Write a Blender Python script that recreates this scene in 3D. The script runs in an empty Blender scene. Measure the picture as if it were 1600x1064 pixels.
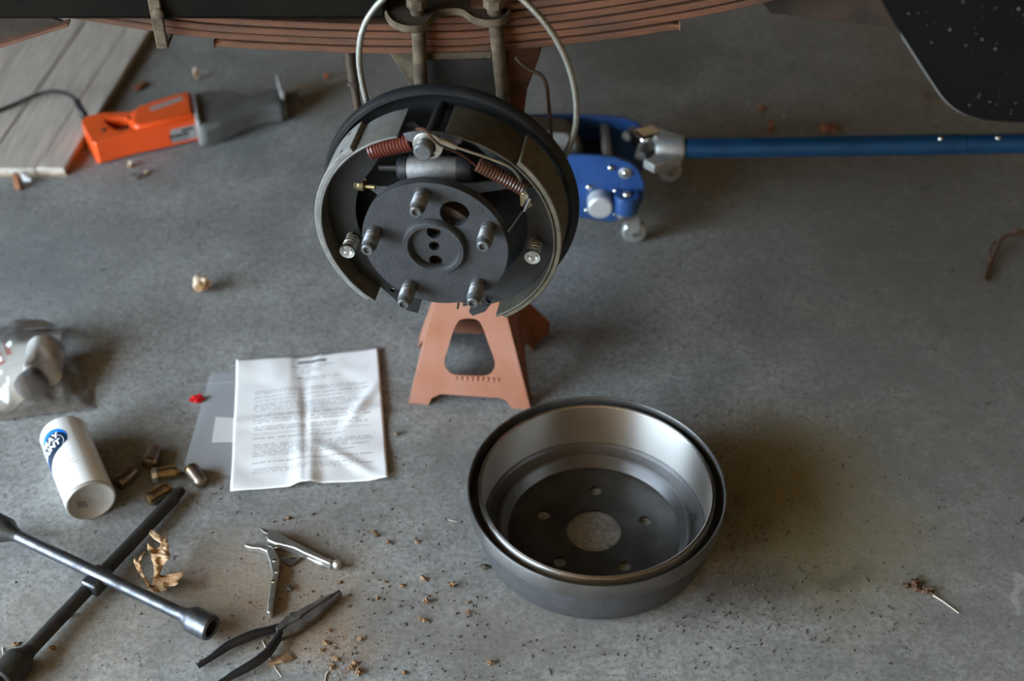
import bpy, math, random
from mathutils import Vector, Matrix, noise
from mathutils.geometry import tessellate_polygon

R = math.radians
random.seed(7)
scene = bpy.context.scene
col = scene.collection

# ------------------------------------------------------------------ camera, world, light, exposure
CAM_F, CAM_T, CAM_H = 2100.0, 0.7134, 1.3383
cam_d = bpy.data.cameras.new('camera')
cam = bpy.data.objects.new('camera', cam_d); col.objects.link(cam)
cam.location = (0, 0, CAM_H); cam.rotation_euler = (math.pi/2 - CAM_T, 0, 0)
cam_d.sensor_width = 36; cam_d.lens = 36*CAM_F/1600; cam_d.clip_start = .05
cam_d.dof.use_dof = True; cam_d.dof.focus_distance = 1.60; cam_d.dof.aperture_fstop = 3.0
scene.camera = cam

world = bpy.data.worlds.new('sky'); scene.world = world; world.use_nodes = True
bg = world.node_tree.nodes['Background']
bg.inputs['Color'].default_value = (.69, .85, 1.0, 1); bg.inputs['Strength'].default_value = 16.5

DOOR_X, DOOR_Y0, DOOR_Y1, DOOR_Z = -2.8, -2.4, 1.25, 2.1
por_d = bpy.data.lights.new('door_portal', 'AREA'); por_d.shape = 'RECTANGLE'
por_d.size = DOOR_Y1-DOOR_Y0; por_d.size_y = DOOR_Z; por_d.cycles.is_portal = True
por = bpy.data.objects.new('door_portal', por_d); col.objects.link(por)
por.location = (DOOR_X, (DOOR_Y0+DOOR_Y1)/2, DOOR_Z/2)
por.rotation_euler = Vector((1, 0, 0)).to_track_quat('-Z', 'Z').to_euler()

vs = scene.view_settings
vs.view_transform = 'Standard'; vs.look = 'None'; vs.gamma = 1; vs.use_curve_mapping = False
vs.exposure = 0.35
scene.cycles.max_bounces = 8; scene.cycles.diffuse_bounces = 4; scene.cycles.glossy_bounces = 4; scene.cycles.transparent_max_bounces = 8; scene.cycles.caustics_reflective = False; scene.cycles.caustics_refractive = False

# ------------------------------------------------------------------ pixel -> place helpers (1600x1064 frame)
_c, _s = math.cos(CAM_T), math.sin(CAM_T)
FW, UP, RT = Vector((0, _c, -_s)), Vector((0, _s, _c)), Vector((1, 0, 0))
CC = Vector((0, 0, CAM_H))
def ray(x, y): return FW + RT*((x-800)/CAM_F) - UP*((y-532)/CAM_F)
def G(x, y, z=0.0):
    d = ray(x, y); return CC + d*((z-CAM_H)/d.z)
def YP(x, y, Y):
    d = ray(x, y); return CC + d*(Y/d.y)
def onplane(x, y, P0, N):
    d = ray(x, y); return CC + d*((P0-CC).dot(N)/d.dot(N))

# ------------------------------------------------------------------ mesh builder
class MB:
    def __init__(s): s.v = []; s.f = []
    def add(s, vs, fs, M=None):
        o = len(s.v)
        for p in vs:
            p = Vector(p)
            s.v.append(M @ p if M else p)
        s.f += [[i+o for i in f] for f in fs]
        return s
    def box(s, lo, hi, M=None):
        (a, b, c), (d, e, f) = lo, hi
        v = [(a,b,c),(d,b,c),(d,e,c),(a,e,c),(a,b,f),(d,b,f),(d,e,f),(a,e,f)]
        return s.add(v, [[3,2,1,0],[4,5,6,7],[0,1,5,4],[1,2,6,5],[2,3,7,6],[3,0,4,7]], M)
    def tube(s, pts, r, n=10, caps=True, closed=False, flat=1.0, M=None):
        pts = [Vector(p) for p in pts]; k = len(pts)
        rs = r if isinstance(r, (list, tuple)) else [r]*k
        tan = []
        for i in range(k):
            a = pts[i-1] if (i or closed) else pts[0]
            b = pts[(i+1) % k] if (i < k-1 or closed) else pts[-1]
            tan.append((b-a).normalized())
        ref = Vector((0,0,1)) if abs(tan[0].z) < .9 else Vector((0,1,0))
        nn = (ref - tan[0]*ref.dot(tan[0])).normalized()
        vs = []
        for i in range(k):
            nn = (nn - tan[i]*nn.dot(tan[i])).normalized()
            bb = tan[i].cross(nn)
            for j in range(n):
                a = 2*math.pi*j/n
                vs.append(pts[i] + (nn*math.cos(a)*flat + bb*math.sin(a))*rs[i])
        fs = []
        for i in range(k if closed else k-1):
            i2 = (i+1) % k
            for j in range(n):
                j2 = (j+1) % n
                fs.append([i*n+j, i2*n+j, i2*n+j2, i*n+j2][::-1])
        if caps and not closed:
            fs.append(list(range(n))); fs.append([(k-1)*n+j for j in range(n)][::-1])
        return s.add(vs, fs, M)
    def lathe(s, prof, n=64, M=None, closed=False, a0=0, a1=360):
        full = abs(a1-a0) >= 360; m = n if full else n+1; vs = []; fs = []
        for i in range(m):
            a = R(a0 + (a1-a0)*i/n)
            for (r, h) in prof: vs.append((r*math.cos(a), r*math.sin(a), h))
        k = len(prof)
        for i in range(n):
            i2 = (i+1) % m
            for j in range(k if closed else k-1):
                j2 = (j+1) % k
                fs.append([i*k+j, i2*k+j, i2*k+j2, i*k+j2])
        if not full and closed:
            fs.append(list(range(k))); fs.append([(m-1)*k+j for j in range(k)][::-1])
        return s.add(vs, fs, M)
    def disc(s, r, h, n=32, M=None):
        return s.add([(r*math.cos(2*math.pi*i/n), r*math.sin(2*math.pi*i/n), h) for i in range(n)], [list(range(n))], M)
    def cyl(s, p, q, r, n=20, r2=None): return s.tube([p, q], [r, r if r2 is None else r2], n)
    def plate(s, outer, holes, h0, h1, fn=None, M=None):
        loops = [outer] + list(holes); flat = [p for l in loops for p in l]
        tris = tessellate_polygon([[Vector((p[0], p[1], 0)) for p in l] for l in loops])
        k = len(flat)
        fn = fn or (lambda a, b, h: Vector((a, b, h)))
        vs = [fn(p[0], p[1], h0) for p in flat] + [fn(p[0], p[1], h1) for p in flat]
        fs = []
        for t in tris:
            a, b, c = [Vector((flat[i][0], flat[i][1])) for i in t]
            if (b-a).cross(c-a) < 0: t = t[::-1]
            fs.append([i+k for i in t]); fs.append(list(t)[::-1])
        o = 0
        for li, l in enumerate(loops):
            area = sum(l[i][0]*l[(i+1) % len(l)][1]-l[(i+1) % len(l)][0]*l[i][1] for i in range(len(l)))
            ccw = (area > 0) == (li == 0)
            for i in range(len(l)):
                a, b = o+i, o+(i+1) % len(l)
                q = [a, b, b+k, a+k]
                fs.append(q if ccw else q[::-1])
            o += len(l)
        return s.add(vs, fs, M)
    def ball(s, c, r, n=12, m=8, sc=(1,1,1), jit=0, seed=0):
        c = Vector(c); vs = []; fs = []; rnd = random.Random(seed)
        for i in range(m+1):
            th = math.pi*i/m
            for j in range(n):
                a = 2*math.pi*j/n
                d = Vector((math.sin(th)*math.cos(a), math.sin(th)*math.sin(a), math.cos(th)))
                rr = r
                if jit: rr *= 1 + jit*noise.noise(d*1.7 + Vector((seed*3.1, seed*1.7, 0)))*2
                vs.append(c + Vector((d.x*sc[0], d.y*sc[1], d.z*sc[2]))*rr)
        for i in range(m):
            for j in range(n):
                j2 = (j+1) % n
                fs.append([i*n+j, (i+1)*n+j, (i+1)*n+j2, i*n+j2])
        return s.add(vs, fs)
    def build(s, name, mat, parent=None, bevel=0, seg=2, ang=35, sub=0, solid=0):
        me = bpy.data.meshes.new(name); me.from_pydata([tuple(p) for p in s.v], [], s.f)
        me.validate(); me.polygons.foreach_set('use_smooth', [True]*len(me.polygons))
        me.set_sharp_from_angle(angle=R(ang)); me.materials.append(mat)
        o = bpy.data.objects.new(name, me); col.objects.link(o)
        if parent: o.parent = parent
        if solid:
            m = o.modifiers.new('s', 'SOLIDIFY'); m.thickness = solid; m.offset = 0
        if bevel:
            m = o.modifiers.new('b', 'BEVEL'); m.width = bevel; m.segments = seg; m.limit_method = 'ANGLE'; m.angle_limit = R(40)
        if sub:
            m = o.modifiers.new('u', 'SUBSURF'); m.levels = sub; m.render_levels = sub
        return o

def circle(cx, cy, r, n=24, a0=0): return [(cx+r*math.cos(2*math.pi*i/n+a0), cy+r*math.sin(2*math.pi*i/n+a0)) for i in range(n)]
def arc(r, a0, a1, n=24, cx=0, cy=0): return [(cx+r*math.cos(R(a0+(a1-a0)*i/n)), cy+r*math.sin(R(a0+(a1-a0)*i/n))) for i in range(n+1)]
def smooth_path(pts, n=6):
    pts = [Vector(p) for p in pts]; out = []
    for i in range(len(pts)-1):
        p0 = pts[max(i-1,0)]; p1 = pts[i]; p2 = pts[i+1]; p3 = pts[min(i+2,len(pts)-1)]
        for k in range(n):
            t = k/n
            out.append(.5*((2*p1)+(p2-p0)*t+(2*p0-5*p1+4*p2-p3)*t*t+(3*p1-p0-3*p2+p3)*t**3))
    out.append(pts[-1]); return out
def helix(p, q, r, turns, wire, n=14, wn=6, mb=None):
    p, q = Vector(p), Vector(q); ax = (q-p).normalized()
    ref = Vector((0,0,1)) if abs(ax.z) < .9 else Vector((1,0,0))
    a = (ref-ax*ref.dot(ax)).normalized(); b = ax.cross(a); k = int(turns*n)
    pts = [p+(q-p)*(i/k)+(a*math.cos(2*math.pi*i/n)+b*math.sin(2*math.pi*i/n))*r for i in range(k+1)]
    return (mb or MB()).tube(pts, wire, wn)
def align(p, d, up=(0,0,1)):
    z = Vector(d).normalized(); u = Vector(up)
    if abs(z.dot(u)) > .95: u = Vector((1,0,0))
    x = u.cross(z).normalized(); y = z.cross(x)
    m = Matrix((x, y, z)).transposed().to_4x4(); m.translation = Vector(p); return m

def tag(o, label=None, cat=None, group=None, kind=None):
    if label: o['label'] = label
    if cat: o['category'] = cat
    if group: o['group'] = group
    if kind: o['kind'] = kind
    return o
def thing(name, label, cat, loc=(0,0,0), rz=0, group=None):
    o = bpy.data.objects.new(name, None); col.objects.link(o)
    o.empty_display_size = .05
    o.location = loc; o.rotation_euler = (0, 0, rz); return tag(o, label, cat, group)
def loc_of(o): return (Matrix.Translation(o.location) @ o.rotation_euler.to_matrix().to_4x4()).inverted()

# ------------------------------------------------------------------ materials
def new_mat(name):
    m = bpy.data.materials.new(name); m.use_nodes = True
    nt = m.node_tree; return m, nt, nt.nodes['Principled BSDF']
def N(nt, t, **kw):
    n = nt.nodes.new(t)
    for k, v in kw.items():
        if k in n.inputs.keys(): n.inputs[k].default_value = v
        else: setattr(n, k, v)
    return n
def mat(name, c, rough=.5, metal=0.0, c2=None, vs=30, lo=.4, hi=.65, bump=0, bs=200, det=6, spec=.5, rough2=None, stretch=None, coat=0):
    m, nt, b = new_mat(name); L = nt.links.new
    b.inputs['Base Color'].default_value = (*c, 1); b.inputs['Roughness'].default_value = rough
    b.inputs['Metallic'].default_value = metal; b.inputs['Specular IOR Level'].default_value = spec
    if coat: b.inputs['Coat Weight'].default_value = coat; b.inputs['Coat Roughness'].default_value = .15
    tc = N(nt, 'ShaderNodeTexCoord'); src = tc.outputs['Object']
    if stretch:
        mp = N(nt, 'ShaderNodeMapping'); mp.inputs['Scale'].default_value = stretch; L(src, mp.inputs['Vector']); src = mp.outputs[0]
    if c2 is not None or rough2 is not None:
        n = N(nt, 'ShaderNodeTexNoise', Scale=vs, Detail=det, Roughness=.6); L(src, n.inputs['Vector'])
        r = N(nt, 'ShaderNodeMapRange'); r.inputs[1].default_value = lo; r.inputs[2].default_value = hi
        L(n.outputs['Fac'], r.inputs[0])
        if c2 is not None:
            mx = N(nt, 'ShaderNodeMix', data_type='RGBA'); L(r.outputs[0], mx.inputs['Factor'])
            mx.inputs['A'].default_value = (*c, 1); mx.inputs['B'].default_value = (*c2, 1)
            L(mx.outputs['Result'], b.inputs['Base Color'])
        if rough2 is not None:
            mr = N(nt, 'ShaderNodeMapRange'); mr.inputs[3].default_value = rough; mr.inputs[4].default_value = rough2
            L(r.outputs[0], mr.inputs[0]); L(mr.outputs[0], b.inputs['Roughness'])
    if bump:
        n = N(nt, 'ShaderNodeTexNoise', Scale=bs, Detail=4, Roughness=.6); L(src, n.inputs['Vector'])
        bp = N(nt, 'ShaderNodeBump', Strength=bump, Distance=.001); L(n.outputs['Fac'], bp.inputs['Height']); L(bp.outputs[0], b.inputs['Normal'])
    return m

def math_n(nt, op, a, b=None, c=None, clamp=False):
    n = nt.nodes.new('ShaderNodeMath'); n.operation = op; n.use_clamp = clamp
    for i, x in enumerate((a, b, c)):
        if x is None: continue
        if isinstance(x, (int, float)): n.inputs[i].default_value = x
        else: nt.links.new(x, n.inputs[i])
    return n.outputs[0]
def mixc(nt, f, a, b, blend='MIX'):
    n = nt.nodes.new('ShaderNodeMix'); n.data_type = 'RGBA'; n.blend_type = blend
    for k, x in (('Factor', f), ('A', a), ('B', b)):
        if isinstance(x, (int, float)): n.inputs[k].default_value = x
        elif isinstance(x, tuple): n.inputs[k].default_value = (*x, 1)
        else: nt.links.new(x, n.inputs[k])
    return n.outputs['Result']
def rng(nt, x, a, b, c=0.0, d=1.0, smooth=False):
    n = nt.nodes.new('ShaderNodeMapRange'); n.interpolation_type = 'SMOOTHSTEP' if smooth else 'LINEAR'
    nt.links.new(x, n.inputs[0])
    for i, v in enumerate((a, b, c, d)): n.inputs[i+1].default_value = v
    return n.outputs[0]

def concrete():
    m, nt, b = new_mat('concrete'); L = nt.links.new
    tc = N(nt, 'ShaderNodeTexCoord'); P = tc.outputs['Object']
    def nz(sc, det=5, rough=.6, off=0):
        n = N(nt, 'ShaderNodeTexNoise', Scale=sc, Detail=det, Roughness=rough)
        if off:
            mp = N(nt, 'ShaderNodeMapping'); mp.inputs['Location'].default_value = (off, off*1.3, 0); L(P, mp.inputs[0]); L(mp.outputs[0], n.inputs[0])
        else: L(P, n.inputs[0])
        return n.outputs['Fac']
    big, mid, fine = nz(1.7, 4), nz(9, 6, .65), nz(140, 5, .7)
    c = mixc(nt, rng(nt, big, .35, .65), (.215, .222, .222), (.285, .285, .272))
    c = mixc(nt, rng(nt, mid, .40, .66), c, (.39, .388, .372))
    c = mixc(nt, rng(nt, nz(26, 5, .7, 3), .54, .74, 0, .6), c, (.16, .155, .14))
    c = mixc(nt, rng(nt, nz(60, 6, .75, 5), .44, .68, 0, .62), c, (.14, .136, .127))
    c = mixc(nt, rng(nt, fine, .42, .64, 0, .68), c, (.115, .113, .108))
    c = mixc(nt, rng(nt, nz(210, 4, .7, 2), .58, .70, 0, .50), c, (.46, .45, .43))
    # worn-in stains and broad painted shade, each with its own ragged outline: (x, y, radius x, radius y, rotation, colour, strength)
    warp = N(nt, 'ShaderNodeTexNoise', Scale=6.0, Detail=6, Roughness=.65); L(P, warp.inputs[0])
    wv = nt.nodes.new('ShaderNodeVectorMath'); wv.operation = 'SUBTRACT'; L(warp.outputs['Color'], wv.inputs[0]); wv.inputs[1].default_value = (.5, .5, .5)
    wsc = nt.nodes.new('ShaderNodeVectorMath'); wsc.operation = 'SCALE'; L(wv.outputs[0], wsc.inputs[0]); wsc.inputs['Scale'].default_value = .22
    wa = nt.nodes.new('ShaderNodeVectorMath'); wa.operation = 'ADD'; L(P, wa.inputs[0]); L(wsc.outputs[0], wa.inputs[1])
    smear = nz(34, 6, .7, 9)
    def stain_or_shade(c, px, py, rx, ry, colr, k, edge=.45, ramp=1.0):
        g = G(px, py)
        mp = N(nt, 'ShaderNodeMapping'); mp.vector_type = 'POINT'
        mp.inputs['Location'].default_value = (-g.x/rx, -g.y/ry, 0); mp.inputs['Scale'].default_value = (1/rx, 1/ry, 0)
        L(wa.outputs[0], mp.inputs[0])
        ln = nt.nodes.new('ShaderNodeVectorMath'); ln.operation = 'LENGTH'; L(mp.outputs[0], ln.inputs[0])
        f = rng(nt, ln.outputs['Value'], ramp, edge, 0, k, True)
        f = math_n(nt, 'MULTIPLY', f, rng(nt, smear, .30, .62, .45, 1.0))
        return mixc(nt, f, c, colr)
    c = stain_or_shade(c, 1240, 770, .20, .20, (.22, .19, .085), .9, .35)
    c = stain_or_shade(c, 1330, 840, .19, .20, (.20, .175, .09), .7, .2)
    c = stain_or_shade(c, 1150, 790, .10, .16, (.085, .07, .036), .6, .1)
    c = stain_or_shade(c, 1170, 920, .12, .07, (.07, .06, .04), .6, .2)
    c = stain_or_shade(c, 215, 700, .15, .13, (.10, .086, .056), .75, .2)
    c = stain_or_shade(c, 410, 930, .20, .13, (.31, .22, .135), .7, .1)
    c = stain_or_shade(c, 520, 1010, .09, .06, (.33, .21, .11), .55, .1)
    c = stain_or_shade(c, 130, 1000, .22, .10, (.26, .215, .145), .4, .1)
    c = stain_or_shade(c, 690, 960, .30, .10, (.14, .125, .105), .45, .1)
    c = stain_or_shade(c, 860, 1000, .25, .10, (.16, .145, .12), .5, .1)
    c = stain_or_shade(c, 700, 690, .14, .12, (.15, .145, .13), .5, .1)
    c = stain_or_shade(c, 880, 520, .08, .08, (.16, .15, .12), .35, .1)
    c = stain_or_shade(c, 560, 800, .25, .10, (.17, .16, .14), .35, .1)
    c = stain_or_shade(c, 1000, 80, .35, .20, (.075, .072, .062), .7, .1)
    c = stain_or_shade(c, 480, 150, .12, .12, (.20, .18, .13), .5, .1)
    c = stain_or_shade(c, 1100, 350, .12, .04, (.20, .14, .08), .4, .1)
    c = stain_or_shade(c, 1310, 880, .07, .03, (.05, .045, .03), .6, .1)
    c = stain_or_shade(c, 1590, 945, .012, .03, (.5, .5, .5), .8, .5)
    c = stain_or_shade(c, 1560, 620, .50, .75, (.155, .15, .137), .85, .1)  # shade over the right floor, painted into the albedo
    c = stain_or_shade(c, 1400, 320, .55, .45, (.13, .127, .115), .75, .1)  # upper right floor colour darkened to carry the shade there
    c = stain_or_shade(c, 40, 430, .30, .30, (.175, .18, .188), .75, .1)  # cool grey over the far left: dimmer light painted in
    # dark pits and grains
    vo = N(nt, 'ShaderNodeTexVoronoi', Scale=95.0); L(wa.outputs[0], vo.inputs[0])
    rnd = nt.nodes.new('ShaderNodeSeparateColor'); L(vo.outputs['Color'], rnd.inputs[0])
    dens = rng(nt, nz(3.2, 4, .6, 8), .40, .70, .03, .55)
    keep = math_n(nt, 'LESS_THAN', rnd.outputs[0], dens)
    dot = rng(nt, vo.outputs['Distance'], .30, .10, 0, .7, True)
    c = mixc(nt, math_n(nt, 'MULTIPLY', keep, dot), c, (.030, .028, .024))
    vo2 = N(nt, 'ShaderNodeTexVoronoi', Scale=38.0); L(wa.outputs[0], vo2.inputs[0])
    rn2 = nt.nodes.new('ShaderNodeSeparateColor'); L(vo2.outputs['Color'], rn2.inputs[0])
    k2 = math_n(nt, 'LESS_THAN', rn2.outputs[1], .05)
    d2 = rng(nt, vo2.outputs['Distance'], .20, .10, 0, .85, True)
    c = mixc(nt, math_n(nt, 'MULTIPLY', k2, d2), c, (.028, .024, .02))
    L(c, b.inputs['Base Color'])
    L(rng(nt, mid, .3, .7, .42, .62), b.inputs['Roughness'])
    b.inputs['Specular IOR Level'].default_value = .45
    bp = N(nt, 'ShaderNodeBump', Strength=.35, Distance=.0015)
    L(math_n(nt, 'ADD', fine, math_n(nt, 'MULTIPLY', mid, 2.0)), bp.inputs['Height']); L(bp.outputs[0], b.inputs['Normal'])
    return m

MT = {}
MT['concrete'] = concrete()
MT['plaster'] = mat('plaster', (.68, .44, .21), .9)
MT['dark_board'] = mat('dark_board', (.36, .24, .12), .9)
MT['warm_board'] = mat('warm_board', (.55, .38, .20), .9)
MT['driveway'] = mat('driveway', (.36, .36, .35), .9, c2=(.28, .28, .27), vs=3)
MT['timber'] = mat('timber', (.58, .37, .18), .8)
MT['cast_grey'] = mat('cast_grey', (.082, .084, .09), .55, .25, c2=(.055, .055, .058), vs=60, bump=.9, bs=420)
MT['hub_grey'] = mat('hub_grey', (.036, .037, .040), .55, .1, c2=(.024, .025, .027), vs=50, bump=.8, bs=380)
MT['stud_grey'] = mat('stud_grey', (.14, .14, .14), .42, .5, c2=(.08, .08, .08), vs=120)
MT['black_paint'] = mat('black_paint', (.006, .006, .0065), .45, 0, c2=(.012, .012, .012), vs=40, bump=.2, bs=150)
MT['plate_black'] = mat('plate_black', (.010, .0105, .012), .42, .1, c2=(.018, .018, .0175), vs=25, bump=.2, bs=150, spec=.35)
MT['web_lit'] = mat('web_lit', (.030, .030, .031), .5, .1, c2=(.018, .018, .018), vs=40)  # black shoe web lifted to grey: light on the right web is painted
MT['lining_grey'] = mat('lining_grey', (.19, .185, .17), .75, 0, c2=(.13, .125, .112), vs=90, bump=.5, bs=500)
MT['lining_olive'] = mat('lining_olive', (.115, .10, .066), .75, 0, c2=(.075, .065, .044), vs=90, bump=.5, bs=500)
MT['table_grey'] = mat('table_grey', (.16, .155, .14), .5, .3, c2=(.10, .095, .085), vs=60)
MT['table_olive'] = mat('table_olive', (.085, .078, .056), .5, .3, c2=(.055, .05, .036), vs=60)
MT['spring_red'] = mat('spring_red', (.13, .030, .020), .35, .1)
MT['spring_brown'] = mat('spring_brown', (.080, .032, .018), .35, .1)
MT['zinc'] = mat('zinc', (.62, .61, .56), .28, .9, c2=(.5, .46, .36), vs=60)
MT['brass_zinc'] = mat('brass_zinc', (.40, .33, .20), .35, .8)
MT['alu'] = mat('alu', (.22, .215, .205), .6, .4, c2=(.16, .155, .15), vs=150, bump=.4, bs=500)
MT['machined'] = mat('machined', (.62, .60, .57), .27, 1.0, c2=(.54, .52, .49), vs=12)
def turned(m, rough, aniso):
    nt = m.node_tree; b = nt.nodes['Principled BSDF']; tg = nt.nodes.new('ShaderNodeTangent'); tg.direction_type = 'RADIAL'; tg.axis = 'Z'
    for l in list(b.inputs['Roughness'].links): nt.links.remove(l)
    b.inputs['Roughness'].default_value = rough; b.inputs['Anisotropic'].default_value = aniso; b.inputs['Anisotropic Rotation'].default_value = .25
    nt.links.new(tg.outputs[0], b.inputs['Tangent'])
turned(MT['machined'], .42, .88)
MT['machined_dull'] = mat('machined_dull', (.20, .20, .205), .40, .85, c2=(.13, .13, .13), vs=14)
MT['drum_cast'] = mat('drum_cast', (.062, .061, .062), .65, .2, c2=(.045, .045, .047), vs=70, bump=1.0, bs=420)
MT['drum_band'] = mat('drum_band', (.13, .125, .12), .42, .6, c2=(.10, .095, .09), vs=30)
turned(MT['machined_dull'], .46, .8); turned(MT['drum_band'], .40, .8)
MT['drum_web'] = mat('drum_web', (.080, .080, .080), .42, .6, c2=(.045, .043, .038), vs=22, bump=.2, bs=200)
MT['groove_black'] = mat('groove_black', (.010, .010, .010), .6)
MT['rust'] = mat('rust', (.155, .058, .026), .85, 0, c2=(.062, .032, .018), vs=22, lo=.35, hi=.7, bump=.8, bs=160, stretch=(.5, 1, 2))
MT['rust_dark'] = mat('rust_dark', (.055, .034, .020), .9, 0, c2=(.024, .017, .012), vs=18, bump=.8, bs=130)
MT['rust_tan'] = mat('rust_tan', (.110, .082, .046), .85, 0, c2=(.052, .034, .019), vs=45, lo=.42, hi=.6, bump=.6, bs=200)
MT['frame_dark'] = mat('frame_dark', (.0055, .0048, .0035), .85, 0, c2=(.010, .0075, .005), vs=12, bump=.5, bs=90, spec=.08)
MT['grease_black'] = mat('grease_black', (.018, .015, .012), .7, 0, c2=(.035, .026, .018), vs=30)
MT['stand_paint'] = mat('stand_paint', (.38, .175, .118), .5, 0, c2=(.33, .125, .062), vs=16, lo=.4, hi=.7, bump=.2, bs=80)
MT['stand_shaded'] = mat('stand_shaded', (.30, .10, .045), .7, 0, c2=(.16, .06, .03), vs=30)  # darker stand paint: shade of the right side put into the colour
MT['jack_blue'] = mat('jack_blue', (.024, .080, .26), .40, .05, c2=(.018, .06, .19), vs=20, coat=.4)
MT['handle_blue'] = mat('handle_blue', (.016, .078, .19), .30, .45, c2=(.012, .058, .14), vs=30)
MT['jack_grey'] = mat('jack_grey', (.38, .375, .36), .45, .5, c2=(.28, .27, .26), vs=40)
MT['jack_dark'] = mat('jack_dark', (.022, .022, .022), .5, .2, c2=(.06, .055, .05), vs=30)
MT['jack_arm'] = mat('jack_arm', (.20, .19, .175), .6, .3, c2=(.12, .11, .10), vs=25)
MT['chrome'] = mat('chrome', (.72, .72, .70), .18, 1.0)
MT['silver_paint'] = mat('silver_paint', (.55, .55, .53), .45, .3)
MT['caster'] = mat('caster', (.42, .42, .40), .3, .5)
MT['braid'] = mat('braid', (.36, .345, .30), .38, .85, c2=(.20, .19, .16), vs=900, bump=.5, bs=1500)
MT['line_brown'] = mat('line_brown', (.085, .055, .035), .5, .4, c2=(.05, .035, .025), vs=40)
MT['orange'] = mat('orange', (.87, .105, .015), .38, 0, c2=(.78, .085, .012), vs=8, coat=.3)
MT['saw_grey'] = mat('saw_grey', (.125, .123, .118), .65, .15, c2=(.085, .083, .078), vs=30, bump=.3, bs=200)
MT['saw_light'] = mat('saw_light', (.30, .29, .27), .6, .3)
MT['sticker'] = mat('sticker', (.36, .36, .36), .4, .2)
MT['sticker_dark'] = mat('sticker_dark', (.03, .03, .03), .5)
MT['rubber'] = mat('rubber', (.014, .014, .016), .5)
MT['wood_grey'] = mat('wood_grey', (.58, .51, .44), .85, 0, c2=(.38, .33, .28), vs=9, lo=.35, hi=.68, bump=.5, bs=40, stretch=(14, 1, 6))
MT['wood_end'] = mat('wood_end', (.33, .24, .14), .85, 0, c2=(.2, .14, .08), vs=60)
MT['lug_steel'] = mat('lug_steel', (.13, .135, .15), .32, .85, c2=(.06, .06, .062), vs=45, bump=.25, bs=200, rough2=.5)
MT['lug_dark'] = mat('lug_dark', (.022, .021, .020), .55, .3, c2=(.04, .036, .03), vs=50, bump=.4, bs=200)
MT['nut_bronze'] = mat('nut_bronze', (.36, .25, .13), .27, .9, c2=(.22, .13, .06), vs=90)
MT['nut_rust'] = mat('nut_rust', (.24, .19, .155), .38, .8, c2=(.15, .105, .08), vs=90)
MT['nickel'] = mat('nickel', (.66, .64, .60), .36, .92, c2=(.48, .46, .42), vs=70)
MT['plier_steel'] = mat('plier_steel', (.21, .195, .18), .45, .8, c2=(.12, .105, .095), vs=70)
MT['grip_black'] = mat('grip_black', (.010, .010, .011), .35, 0)
MT['can_white'] = mat('can_white', (.78, .775, .75), .26, 0, coat=.5)
MT['can_bottom'] = mat('can_bottom', (.42, .40, .36), .35, .3)
MT['can_seam'] = mat('can_seam', (.50, .485, .45), .3, .1)
MT['logo_blue'] = mat('logo_blue', (.010, .17, .62), .3, 0, coat=.5)
MT['logo_navy'] = mat('logo_navy', (.006, .020, .045), .3, 0, coat=.5)
MT['print_white'] = mat('print_white', (.82, .82, .82), .3)
MT['print_dark'] = mat('print_dark', (.05, .05, .06), .5)
MT['leaf_dry'] = mat('leaf_dry', (.40, .21, .085), .5, 0, c2=(.44, .30, .17), vs=22, lo=.38, hi=.62, bump=.4, bs=120)
MT['leaf_brown'] = mat('leaf_brown', (.24, .085, .03), .7, 0, c2=(.13, .05, .02), vs=60)
MT['stone_tan'] = mat('stone_tan', (.62, .52, .40), .8, 0, c2=(.26, .14, .055), vs=38, lo=.46, hi=.56, bump=.5, bs=150)
MT['crumb'] = mat('crumb', (.30, .19, .10), .9, 0, c2=(.17, .09, .05), vs=300)
MT['grit'] = mat('grit', (.045, .04, .034), .9, 0, c2=(.10, .08, .06), vs=60)
MT['twig'] = mat('twig', (.12, .06, .032), .85, 0, c2=(.06, .032, .02), vs=90)
MT['straw'] = mat('straw', (.55, .50, .40), .8)
MT['red_plastic'] = mat('red_plastic', (.62, .008, .010), .4)
MT['orange_bit'] = mat('orange_bit', (.65, .12, .02), .5)
MT['fender_black'] = mat('fender_black', (.004, .004, .0038), .7, 0, c2=(.006, .0058, .0055), vs=15, spec=.12)
MT['chip_white'] = mat('chip_white', (.36, .36, .34), .8)
MT['bag_card'] = mat('bag_card', (.66, .63, .57), .6)
MT['bag_red'] = mat('bag_red', (.55, .17, .14), .6)
MT['bag_white'] = mat('bag_white', (.85, .84, .80), .35, 0)
MT['knob_grey'] = mat('knob_grey', (.085, .085, .10), .35, .2)
MT['label_white'] = mat('label_white', (.66, .66, .66), .6)

def plastic(name, tint, clear, gl=.12, rough=.12):
    m = bpy.data.materials.new(name); m.use_nodes = True; nt = m.node_tree; nt.nodes.clear(); L = nt.links.new
    out = nt.nodes.new('ShaderNodeOutputMaterial')
    tr = nt.nodes.new('ShaderNodeBsdfTransparent'); tr.inputs[0].default_value = (.97, .97, .97, 1)
    df = nt.nodes.new('ShaderNodeBsdfDiffuse'); df.inputs[0].default_value = (*tint, 1)
    gs = nt.nodes.new('ShaderNodeBsdfGlossy'); gs.inputs['Roughness'].default_value = rough
    fr = nt.nodes.new('ShaderNodeFresnel'); fr.inputs[0].default_value = 1.5
    m1 = nt.nodes.new('ShaderNodeMixShader'); m1.inputs[0].default_value = clear; L(df.outputs[0], m1.inputs[1]); L(tr.outputs[0], m1.inputs[2])
    m2 = nt.nodes.new('ShaderNodeMixShader'); L(math_n(nt, 'ADD', fr.outputs[0], gl, clamp=True), m2.inputs[0]); L(m1.outputs[0], m2.inputs[1]); L(gs.outputs[0], m2.inputs[2])
    L(m2.outputs[0], out.inputs[0]); return m
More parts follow.
